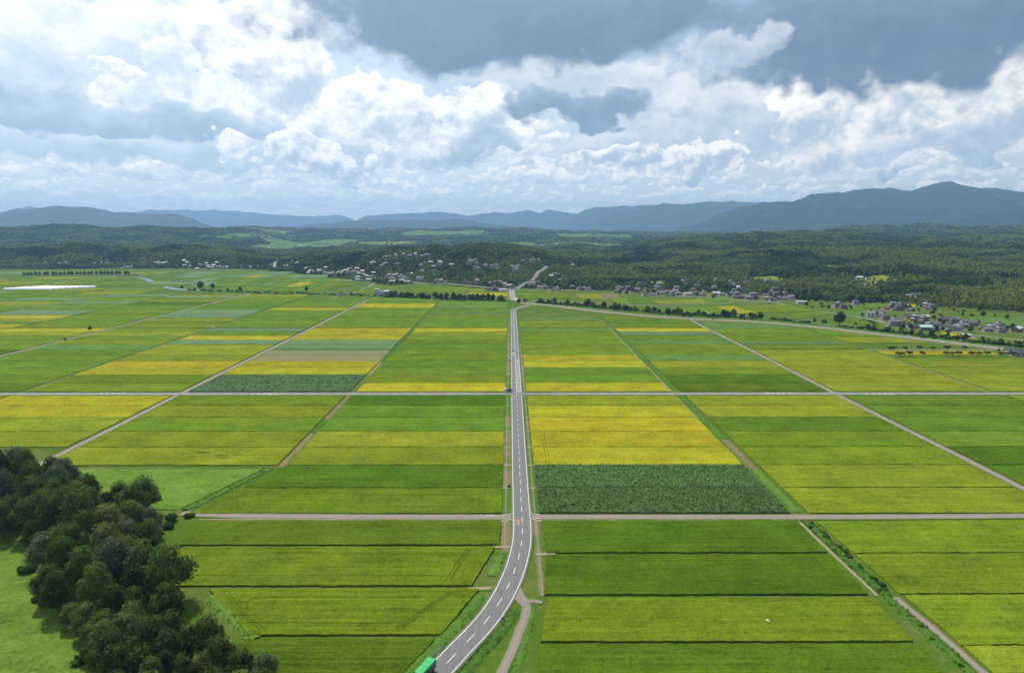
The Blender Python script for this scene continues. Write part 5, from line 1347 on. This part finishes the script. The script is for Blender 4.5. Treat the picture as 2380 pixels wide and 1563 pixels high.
# ------------------------------------------------------------------ poles
M_CONC = plain('pole_concrete', (0.34, 0.33, 0.31), 0.85, 0.15, 2.0)
def cyl(name, r0, r1, z0, z1, mat, n=8, c=(0, 0)):
    V = []; F = []
    for (z, r) in ((z0, r0), (z1, r1)): V += [(c[0] + math.cos(2 * math.pi * i / n) * r, c[1] + math.sin(2 * math.pi * i / n) * r, z) for i in range(n)]
    F = [(i, (i + 1) % n, n + (i + 1) % n, n + i) for i in range(n)] + [tuple(range(n, 2 * n)), tuple(range(n - 1, -1, -1))]
    return raw(name, V, F, mat)
POLE = cyl('pole', 0.19, 0.11, -0.3, 11.6, M_CONC); ARM = boxes('crossarm', [(-0.95, 0.95, -.06, .06, 10.9, 11.05), (-0.7, 0.7, -.05, .05, 10.2, 10.32)], M_METAL); INS = cyl('insulator', 0.06, 0.05, 11.05, 11.3, M_CONC, 6)
TRF = cyl('transformer', 0.32, 0.32, 8.6, 9.7, M_METAL, 10, (0.45, 0))
def upole(x, y, label, group, rz=math.pi / 2, trf=False, z=0, s=1.0):
    e = empty('utility_pole', (x, y, z), rz); e.scale = (s, s, s)
    link(bpy.data.objects.new('pole', POLE), e); a = link(bpy.data.objects.new('crossarm', ARM), e)
    for dx in (-.85, 0, .85): i = link(bpy.data.objects.new('insulator', INS), a); i.location = (dx, 0, 0)
    if trf: link(bpy.data.objects.new('transformer', TRF), e)
    return tag(e, label, 'utility pole', group)
for i, x in enumerate((-592, -541, -490, -437, -305, -252, -197, -61, -9, 63, 122, 182, 240, 290)): upole(x, 804.6 if x < 0 else 803, 'concrete utility pole in the line across the paddies', 'pole line across the paddies')
upole(-359, 806, 'utility pole with transformer at the ditch crossing', None, trf=True); upole(-115.5, 806, 'tall utility pole at the first ditch on the grove side', None, trf=True); upole(-365, 799, 'short wooden-looking pole before the ditch crossing', None, s=.6); upole(-600, 800, 'short pole at the far end of the pole line', None, s=.7)
for (x, y) in ((101, 992), (142, 948), (205, 897), (245, 876), (300, 852), (345, 818), (385, 778), (425, 728), (452, 692), (470, 668)): upole(x - 6, y - 6, 'concrete utility pole along the highway bank', 'poles along the highway', 0.6, z=0.3, s=.9)
for (x, y) in ((430, 1110), (510, 1070), (560, 1045), (470, 905), (500, 830), (535, 770), (350, 1160), (250, 1215), (60, 1345), (-120, 1440), (-40, 1380)): upole(x, y, 'concrete utility pole among the village houses', 'village poles', 0.3, True, z=zland(x, y))

# ------------------------------------------------------------------ vehicles
M_TYRE = plain('tyre_rubber', (0.02, 0.02, 0.02), 0.9, 0.2, 3.0); M_RIM = plain('wheel_rim', (0.45, 0.45, 0.46), 0.35, 0.1, 3.0, 0.5, 0.8)
M_PAINT = tint_mat('car_paint', 0.28, 0, 0.5, 0.7, 0.06); M_LAMP = plain('lamp_lens', (0.75, 0.72, 0.65), 0.15, 0.1, 2.0, 0.5); M_TAIL = plain('tail_lens', (0.45, 0.02, 0.02), 0.2, 0.1, 2.0, 0.5)
def disc(name, r, w, mat, n=14):
    V = [(math.cos(2 * math.pi * i / n) * r, s * w / 2, math.sin(2 * math.pi * i / n) * r) for s in (-1, 1) for i in range(n)]
    F = [(i, n + i, n + (i + 1) % n, (i + 1) % n) for i in range(n)] + [tuple(range(n)), tuple(range(2 * n - 1, n - 1, -1))]
    return raw(name, V, F, mat)
TYRE, RIM = disc('tyre', 0.33, 0.22, M_TYRE), disc('rim', 0.20, 0.235, M_RIM)
def prof_mesh(name, prof, w, mat, taper=0.0, z0=0.0, bev=0.06):
    """side outline (x, z) pulled across the width, narrowed towards the top"""
    zs = [p[1] for p in prof]; zm = max(zs); n = len(prof)
    bm = bmesh.new(); A = []
    for s in (-1, 1):
        A.append([bm.verts.new((x, s * (w / 2 - taper * max(0, (z - z0)) / max(zm - z0, .01)), z)) for x, z in prof])
    bm.faces.new(A[0]); bm.faces.new(list(reversed(A[1])))
    for i in range(n): j = (i + 1) % n; bm.faces.new((A[0][j], A[0][i], A[1][i], A[1][j]))
    bmesh.ops.recalc_face_normals(bm, faces=bm.faces)
    if bev: bmesh.ops.bevel(bm, geom=[e for e in bm.edges], offset=bev, segments=2, profile=0.6, affect='EDGES')
    me = bpy.data.meshes.new(name); bm.to_mesh(me); bm.free(); me.materials.append(mat)
    me.polygons.foreach_set('use_smooth', [True] * len(me.polygons)); return me
def wheels(e, xs, hw, r=1.0):
    for x in xs:
        for s in (-1, 1):
            w = empty('wheel', (x, s * hw, 0.33 * r)); w.parent = e; w.scale = (r, r, r)
            link(bpy.data.objects.new('tyre', TYRE), w); link(bpy.data.objects.new('rim', RIM), w)
def car(kind, x, y, z, rz, col, label, name=None):
    L, w, h = {'sedan': (4.4, 1.7, 1.45), 'van': (4.6, 1.72, 1.95), 'kei': (3.4, 1.48, 1.75)}[kind]
    e = empty(name or {'sedan': 'car', 'van': 'van', 'kei': 'small_truck'}[kind], (x, y, z), rz)
    f = L / 2
    if kind == 'sedan':
        body = prof_mesh('body', [(-f, .32), (f, .32), (f, .62), (f - .15, .78), (1.0, .92), (-1.5, .95), (-f + .05, .9), (-f, .6)], w, M_PAINT, .08, .5)
        cab = prof_mesh('cabin', [(1.0, .90), (.35, 1.38), (-.9, 1.43), (-1.75, .92)], w - .12, M_GLASS, .16, .9)
        roof = prof_mesh('roof', [(.30, 1.37), (.25, 1.44), (-.9, 1.49), (-1.0, 1.41)], w - .44, M_PAINT, .02, 1.3, .02)
    elif kind == 'van':
        body = prof_mesh('body', [(-f, .34), (f, .34), (f, .85), (f - .35, 1.05), (-f, 1.08)], w, M_PAINT, .04, .5)
        cab = prof_mesh('cabin', [(f - .4, 1.04), (f - 1.05, 1.78), (-f + .08, 1.82), (-f + .02, 1.06)], w - .06, M_GLASS, .14, 1.0)
        roof = prof_mesh('roof', [(f - 1.0, 1.76), (f - 1.1, 1.9), (-f + .1, 1.93), (-f + .06, 1.78)], w - .28, M_PAINT, .03, 1.7, .03)
    else:
        body = prof_mesh('cab_body', [(.35, .4), (f, .4), (f, 1.0), (f - .1, 1.05), (.35, 1.05)], w, M_PAINT, .02, .5, .04)
        cab = prof_mesh('cabin', [(f - .12, 1.03), (f - .42, 1.66), (.45, 1.70), (.36, 1.03)], w - .05, M_GLASS, .08, 1.0, .03)
        roof = prof_mesh('roof', [(f - .42, 1.64), (f - .5, 1.76), (.40, 1.78), (.36, 1.62)], w - .12, M_PAINT, .02, 1.6, .02)
        bed = link(bpy.data.objects.new('cargo_bed', boxes('cargo_bed', [(-f, .3, -w / 2, w / 2, .58, .66), (-f, .3, -w / 2, -w / 2 + .05, .66, .98), (-f, .3, w / 2 - .05, w / 2, .66, .98), (-f, -f + .05, -w / 2 + .05, w / 2 - .05, .66, .98)], M_PAINT)), e); bed.color = (*col, 1)
        link(bpy.data.objects.new('chassis', boxes('chassis', [(-f + .1, f - .2, -.5, .5, .38, .56)], M_TYRE)), e)
    for nm, me in (('body', body), ('cabin', cab), ('roof', roof)):
        o = link(bpy.data.objects.new(nm, me), e); o.color = (*col, 1)
    wheels(e, (-f + .75, f - .75), w / 2 - .1, .92)
    for s in (-1, 1):
        o = link(bpy.data.objects.new('headlight', boxes('headlight', [(f - .08, f + .02, s * w * .36 - .16, s * w * .36 + .16, .62, .78)], M_LAMP)), e)
        o = link(bpy.data.objects.new('tail_light', boxes('tail_light', [(-f - .02, -f + .06, s * w * .40 - .1, s * w * .40 + .1, .62, .84)], M_TAIL)), e)
    return tag(e, label, {'sedan': 'car', 'van': 'van', 'kei': 'truck'}[kind])
WHT, DRK, SIL = (0.78, 0.78, 0.78), (0.05, 0.055, 0.06), (0.34, 0.36, 0.37)
car('sedan', 6.3, 591, RH, -math.pi / 2, WHT, 'white car coming down the straight main road')
car('van', 2.7, 652, RH, math.pi / 2, SIL, 'silver-grey van driving away up the main road')
car('van', -0.6, 606, 0.16, math.pi / 2, SIL, 'grey van parked on the dry verge of the main road', 'van')
car('kei', -476.4, 699, 0.24, math.pi / 2, WHT, 'small white truck on the second gravel track by a bush')
car('kei', -240, 1004, 0.24, math.pi / 2, WHT, 'small white truck far up the first gravel track')
car('kei', -357.5, 812.5, 0.15, 0, WHT, 'small white truck at the ditch crossing by the poles')
def on_hw(x):
    for a, b in zip(hp, hp[1:]):
        if a[0] <= x <= b[0]: return a[1] + (b[1] - a[1]) * (x - a[0]) / max(b[0] - a[0], .1), math.atan2(b[1] - a[1], b[0] - a[0])
for x, k, c, l, s in ((208, 'van', WHT, 'white van on the highway above the first ditch', 1), (263, 'sedan', DRK, 'dark car on the highway beyond the gravel track junction', -1), (306, 'van', WHT, 'white van on the highway beside the tall weeds', 1), (434, 'van', WHT, 'white van on the highway above the orchard', 1)):
    y, a = on_hw(x); car(k, x, y + s * 1.7, 1.0, a if s > 0 else a + math.pi, c, l)
car('sedan', 560, 700, 0.1, .3, WHT, 'white car parked beside the riverside hamlet road')
car('sedan', 520, 790, 0.35, -1.0, WHT, 'white car on the lane through the riverside hamlet')
# white-cab tipper turning out of the crossroad
e = empty('tipper_truck', (-1.6, 485.4, RH), math.radians(205))
b1 = prof_mesh('cab', [(1.4, .6), (3.1, .6), (3.1, 1.5), (2.95, 2.75), (1.4, 2.8)], 2.2, M_PAINT, .06, 1.0, .07); o = link(bpy.data.objects.new('cab', b1), e); o.color = (*WHT, 1)
link(bpy.data.objects.new('windscreen', raw('windscreen', [(3.13, -.95, 1.55), (3.13, .95, 1.55), (3.01, .88, 2.45), (3.01, -.88, 2.45)], [(0, 1, 2, 3)], M_GLASS)), e)
for s in (-1, 1): link(bpy.data.objects.new('side_window', boxes('side_window', [(1.7, 2.8, s * 1.08 - .03, s * 1.08 + .03, 1.6, 2.35)], M_GLASS)), e)
o = link(bpy.data.objects.new('tipper_body', boxes('tipper_body', [(-3.2, 1.1, -1.1, 1.1, .95, 1.1), (-3.2, 1.1, -1.1, -1.0, 1.1, 1.75), (-3.2, 1.1, 1.0, 1.1, 1.1, 1.75), (1.0, 1.1, -1, 1, 1.1, 1.9), (-3.2, -3.1, -1, 1, 1.1, 1.7)], M_PAINT)), e); o.color = (.10, .11, .12, 1)
link(bpy.data.objects.new('chassis', boxes('chassis', [(-3.0, 2.9, -.45, .45, .55, .93)], M_TYRE)), e); wheels(e, (-2.0, 2.2), .95, 1.35)
tag(e, 'white-cab tipper truck turning at the paved crossroad', 'truck')
# lorry with a green tarpaulin, entering at the foot of the picture
M_TARP = plain('green_tarpaulin', (0.02, 0.36, 0.09), 0.55, 0.18, 0.8, 0.3)
e = empty('lorry', (-22.9, 164.7, RH), math.atan2(-0.90, -0.43))
def tarp():
    V = []; F = []; nx, ny = 14, 6
    for i in range(nx + 1):
        for j in range(ny + 1):
            x = -4.2 + 7.0 * i / nx; y = -1.22 + 2.44 * j / ny; V.append((x, y, 3.35 + 0.07 * math.sin(i * 1.7) * math.sin(math.pi * j / ny) - 0.04 * (2 * j / ny - 1) ** 2 + rng.uniform(-.02, .02)))
    for i in range(nx):
        for j in range(ny): k = i * (ny + 1) + j; F.append((k, k + ny + 1, k + ny + 2, k + 1))
    n = ny + 1; ring = [i * n for i in range(nx + 1)] + [nx * n + j for j in range(1, n)] + [i * n + ny for i in range(nx - 1, -1, -1)] + [j for j in range(ny - 1, 0, -1)]
    k = len(V); V += [(V[r][0], V[r][1], 2.62) for r in ring]; L = len(ring)
    F += [(ring[i], ring[(i + 1) % L], k + (i + 1) % L, k + i) for i in range(L)]
    return raw('tarpaulin', V, F, M_TARP)
link(bpy.data.objects.new('tarpaulin', tarp()), e)
o = link(bpy.data.objects.new('cargo_box', boxes('cargo_box', [(-4.18, 2.78, -1.2, 1.2, 1.05, 3.2)], M_PAINT)), e); o.color = (.06, .07, .08, 1)
o = link(bpy.data.objects.new('cab', prof_mesh('cab', [(2.95, .6), (4.8, .6), (4.8, 1.6), (4.6, 2.75), (2.95, 2.8)], 2.3, M_PAINT, .06, 1, .08)), e); o.color = (.1, .35, .16, 1)
link(bpy.data.objects.new('windscreen', raw('windscreen', [(4.83, -1, 1.65), (4.83, 1, 1.65), (4.68, .93, 2.5), (4.68, -.93, 2.5)], [(0, 1, 2, 3)], M_GLASS)), e)
link(bpy.data.objects.new('chassis', boxes('chassis', [(-4.0, 4.6, -.45, .45, .55, 1.02)], M_TYRE)), e); wheels(e, (-3.0, 3.8), 1.05, 1.5)
tag(e, 'lorry under a bright green tarpaulin beside the guard rail', 'lorry')

# ------------------------------------------------------------------ roadside furniture
def guard_rail(pts, label):
    e = empty('guard_rail', (pts[0][0], pts[0][1], 0)); ox, oy = pts[0]
    P = dens(pts, 2.0)
    for q in P: o = link(bpy.data.objects.new('post', cyl('post', .07, .07, -.1, .95, M_METAL, 8)), e); o.location = (q[0] - ox, q[1] - oy, 0.1)
    for z in (0.62, 0.86):
        Q = [(p[0] - ox, p[1] - oy) for p in P]
        strip('rail_beam', Q, [(-.05, z), (-.09, z + .05), (-.05, z + .10), (-.09, z + .15), (-.05, z + .20)], [M_METAL] * 4, e)
    return tag(e, label, 'guard rail')
guard_rail([(-19.3, 178.6), (-22.6, 172.3), (-26.2, 165.5), (-33, 153)], 'steel guard rail on the outer grass of the bend beside the lorry')
guard_rail([(-9.4, 177.4), (-12.6, 171.0), (-15.6, 165.2), (-22, 152)], 'steel guard rail along the inner white line of the bend')
M_NAVY = plain('navy_board', (0.012, 0.022, 0.06), 0.4, 0.2, 1.0, 0.4); M_BACK = plain('sign_back', (0.16, 0.10, 0.05), 0.6, 0.3, 2.0); M_WPOST = plain('white_post', (0.75, 0.75, 0.73), 0.5, 0.1, 2.0); M_BLUE = plain('blue_sign', (0.02, 0.16, 0.42), 0.4, 0.1, 1.0)
def board(name, x, y, z0, w, h, mat, label, cat, zp=0.0, diamond=False, rz=0.0):
    e = empty(name, (x, y, zp), rz)
    link(bpy.data.objects.new('post', cyl('post', .04, .04, -.2, z0 + h, M_METAL, 8)), e)
    o = link(bpy.data.objects.new('plate', boxes('plate', [(-w / 2, w / 2, -.08, -.04, -h / 2, h / 2)], mat)), e); o.location = (0, 0, z0 + h / 2); o.rotation_euler = (0, math.radians(45) if diamond else 0, 0)
    return tag(e, label, cat)
board('notice_board', -0.55, 299.2, 0.35, 1.5, 1.1, M_NAVY, 'dark navy notice board on the verge ramp of the main road', 'board', 0.15)
board('warning_sign', -3.1, 224.0, 2.0, .62, .62, M_BACK, 'diamond warning sign seen from behind in the bend grass', 'sign', 0.1, True)
board('warning_sign', -2.2, 190.0, 1.6, .7, .7, M_NAVY, 'dark-backed square sign at the inner edge of the bend', 'sign', 0.1)
board('direction_sign', 66, 1064, 4.2, 4.0, 2.4, M_BLUE, 'blue direction sign beside the highway trees', 'sign', 0.4); board('direction_sign', -1.5, 1318, 4.2, 3.6, 2.4, M_BLUE, 'blue direction sign at the village junction', 'sign', 0.4)
for x, y, l in ((-3.2, 272.2, 'slim white marker post at the gravel track mouth on the grove side'), (12.9, 272.0, 'slim white marker post beside the soybean corner')):
    e = empty('marker_post', (x, y, 0.05)); link(bpy.data.objects.new('post', cyl('post', .05, .05, -.1, 1.0, M_WPOST, 8)), e); link(bpy.data.objects.new('reflector', cyl('reflector', .056, .056, .78, .9, M_TAIL, 8)), e); tag(e, l, 'post')
for (x, y, l) in ((-9.0, 329.0, 0), (-8.9, 388, 1)): pass
# words painted on the gravel mouth, read by traffic joining the main road
try:
    fc = bpy.data.curves.new('painted_stop', 'FONT'); fc.body = '止まれ'; fc.size = 1.25; fc.align_x = 'CENTER'; fc.align_y = 'CENTER'
    fo = link(bpy.data.objects.new('painted_stop', fc))
    bpy.context.view_layer.update(); dg = bpy.context.evaluated_depsgraph_get(); me = bpy.data.meshes.new_from_object(fo.evaluated_get(dg))
    bpy.data.objects.remove(fo)
    me.materials.clear(); me.materials.append(RM['white_paint'])
    o = link(bpy.data.objects.new('painted_stop', me)); o.location = (-8.3, 268.5, 0.345); o.rotation_euler = (0, 0, 0); structure(o)
except Exception as ex: print('text', ex)

# white egret gliding over the rice
def egret():
    M = plain('white_feathers', (0.86, 0.86, 0.84), 0.7, 0.05, 4.0); MB = plain('bird_bill', (0.5, 0.35, 0.05), 0.5, 0.1, 4.0)
    e = empty('egret', (76.9, 188.2, 2.3), math.radians(25))
    ring = [(-.38, .02, .02), (-.25, .07, .06), (-.05, .11, .10), (.12, .09, .09), (.24, .045, .06), (.31, .035, .05), (.36, .05, .05), (.42, .03, .03)]
    zc = [0, 0, 0, .01, .05, .10, .12, .11]; V = []; F = []; n = 8
    for (x, ry, rz_), z in zip(ring, zc): V += [(x, math.cos(2 * math.pi * i / n) * ry, z + math.sin(2 * math.pi * i / n) * rz_) for i in range(n)]
    for k in range(len(ring) - 1):
        for i in range(n): F.append((k * n + i, k * n + (i + 1) % n, (k + 1) * n + (i + 1) % n, (k + 1) * n + i))
    F += [tuple(range(n - 1, -1, -1)), tuple(range((len(ring) - 1) * n, len(ring) * n))]
    link(bpy.data.objects.new('body', raw('body', V, F, M)), e)
    for s in (-1, 1):
        V = [(.14, s * .06, .06), (.22, s * .30, .20), (.16, s * .58, .16), (.02, s * .72, .12), (-.06, s * .52, .15), (-.14, s * .28, .17), (-.16, s * .07, .05)]
        V2 = [(x, y, z - .02) for x, y, z in V]; m = len(V)
        Fw = [tuple(range(m)), tuple(range(2 * m - 1, m - 1, -1))] + [(i, (i + 1) % m, m + (i + 1) % m, m + i) for i in range(m)]
        link(bpy.data.objects.new('wing', raw('wing', V + V2, Fw, M)), e)
    link(bpy.data.objects.new('bill', raw('bill', [(.41, -.015, .10), (.41, .015, .10), (.41, 0, .125), (.55, 0, .10)], [(0, 1, 3), (1, 2, 3), (2, 0, 3), (0, 2, 1)], MB)), e)
    for s in (-1, 1): link(bpy.data.objects.new('leg', boxes('leg', [(-.62, -.36, s * .03 - .008, s * .03 + .008, -.01, .01)], MB)), e)
    tag(e, 'white egret gliding low over the olive rice', 'bird')
egret()
# bridges
def bridge(x, y, L, w, rz, label, z=0.55):
    e = empty('bridge', (x, y, 0), rz)
    link(bpy.data.objects.new('deck', boxes('deck', [(-L / 2, L / 2, -w / 2, w / 2, z - .5, z + .06)], RM['concrete'])), e)
    for s in (-1, 1): link(bpy.data.objects.new('parapet', boxes('parapet', [(-L / 2, L / 2, s * w / 2 - .12, s * w / 2 + .12, z + .06, z + .9)], RM['concrete'])), e)
    for q in (-.25, .25): link(bpy.data.objects.new('pier', boxes('pier', [(L * q - .4, L * q + .4, -w / 2 + .3, w / 2 - .3, -.2, z - .5)], RM['concrete'])), e)
    return tag(e, label, 'bridge')
bridge(-299.5, 1219, 46, 5.5, 1.35, 'narrow concrete bridge carrying the gravel track over the river', 1.6); bridge(-968, 1728, 70, 7, 1.25, 'long concrete road bridge at the far river pool', 1.6); bridge(-722, 1517, 60, 4, -.05, 'low concrete lane bridge over the river pool', 1.4); bridge(8.2, 1140, 40, 9, 1.45, 'concrete highway bridge between the bank trees', 1.1)

# wheel marks left in the standing rice, and gaps where it failed
M_GAP = plain('trodden_rice', (0.066, 0.105, 0.008), 0.95, 0.3, 0.8, 0.0)
def rut(pts, w, parent_xy, z=None):
    z = z or (0.72 if parent_xy[1] < 250 else 0.62)
    o = strip('wheel_mark', spline(pts, 1.2), [(-w / 2, z), (w / 2, z)], [M_GAP], rag=0.10)
    best = min((q for q in bpy.data.objects if q.name.startswith('rice_field')), key=lambda q: (q.bound_box[0][0] + q.bound_box[6][0] - 2 * parent_xy[0]) ** 2 + (q.bound_box[0][1] + q.bound_box[6][1] - 2 * parent_xy[1]) ** 2)
    o.parent = best
for d in (0, 1.5):
    rut([(-14.5 - d, 239), (-16 - d, 233), (-18.2 - d, 225), (-20.6 - d, 214.5)], .34, (-65, 226))
    rut([(-17.5 - d, 208.5), (-24 - d, 200), (-32.5 - d, 187)], .34, (-60, 197))
    rut([(-94 + d, 208), (-84 + d, 196), (-74 + d, 186.5)], .28, (-60, 197))
    rut([(-11.5 - d, 297), (-12.0 - d, 285), (-11.8 - d, 273)], .26, (-65, 285))
    rut([(-117 + d, 297), (-124 + d, 285)], .26, (-65, 285))
    rut([(18 + d, 357), (18.4 + d, 345), (18.1 + d, 331)], .24, (64, 344)); rut([(18.2 + d, 386), (18 + d, 372), (18.3 + d, 360)], .24, (64, 373))
rut([(-84, 201), (-83, 203.5), (-80, 204.6), (-60, 204.8), (-30, 204.6)], .25, (-60, 197)); rut([(-80, 190.5), (-50, 190.2), (-30, 190)], .25, (-60, 197)); rut([(-118, 218.8), (-60, 218.5), (-22, 218.4)], .22, (-65, 226)); rut([(-112, 234.4), (-60, 234.5), (-24, 234.6)], .2, (-65, 226)); rut([(-122, 278.5), (-60, 278.2), (-13, 278)], .2, (-65, 285)); rut([(-118, 291), (-60, 291), (-13, 291)], .18, (-65, 285))
for i in range(11): x, y = -160 + rng.uniform(-8, 12), 345 + rng.uniform(-6, 6); rut([(x, y), (x + rng.uniform(1, 3), y + .2), (x + rng.uniform(4, 8), y - .2)], rng.uniform(.3, .8), (-176, 344))

# loose trees and thickets between the hamlet, the river and the highway
for (x0, y0, x1, y1, n, s0, s1) in ((360, 850, 470, 905, 12, .25, .5), (420, 770, 560, 850, 26, .3, .62), (520, 880, 680, 980, 22, .35, .75), (560, 780, 640, 860, 10, .3, .6), (300, 1125, 430, 1180, 26, .35, .75), (180, 1195, 300, 1270, 26, .35, .8), (60, 1310, 200, 1360, 20, .35, .8), (440, 1000, 540, 1075, 16, .3, .7), (455, 690, 540, 740, 14, .3, .55)):
    for _ in range(n):
        x, y = rng.uniform(x0, x1), rng.uniform(y0, y1)
        if any(a - 2 < x < b + 2 and c - 2 < y < d + 2 for a, b, c, d in FB) or ((HXY - (x, y)) ** 2).sum(1).min() < 64 or ((LANES - (x, y)) ** 2).sum(1).min() < 30: continue
        if rng.random() < .6: tree(TREES, rng.randrange(7), x, y, zland(x, y), rng.uniform(s0, s1), rng.choice(RC), 'loose leafy tree between the farm plots on the village side', 'loose trees on the village side', 'garden_tree', sz=rng.uniform(.8, 1.1))
        else: shrub(x, y, zland(x, y) + .1, rng.uniform(1, 2.2), rng.choice(RC), 'loose bush between the farm plots on the village side', 'loose bushes on the village side', 1.0, 'loose_bush')
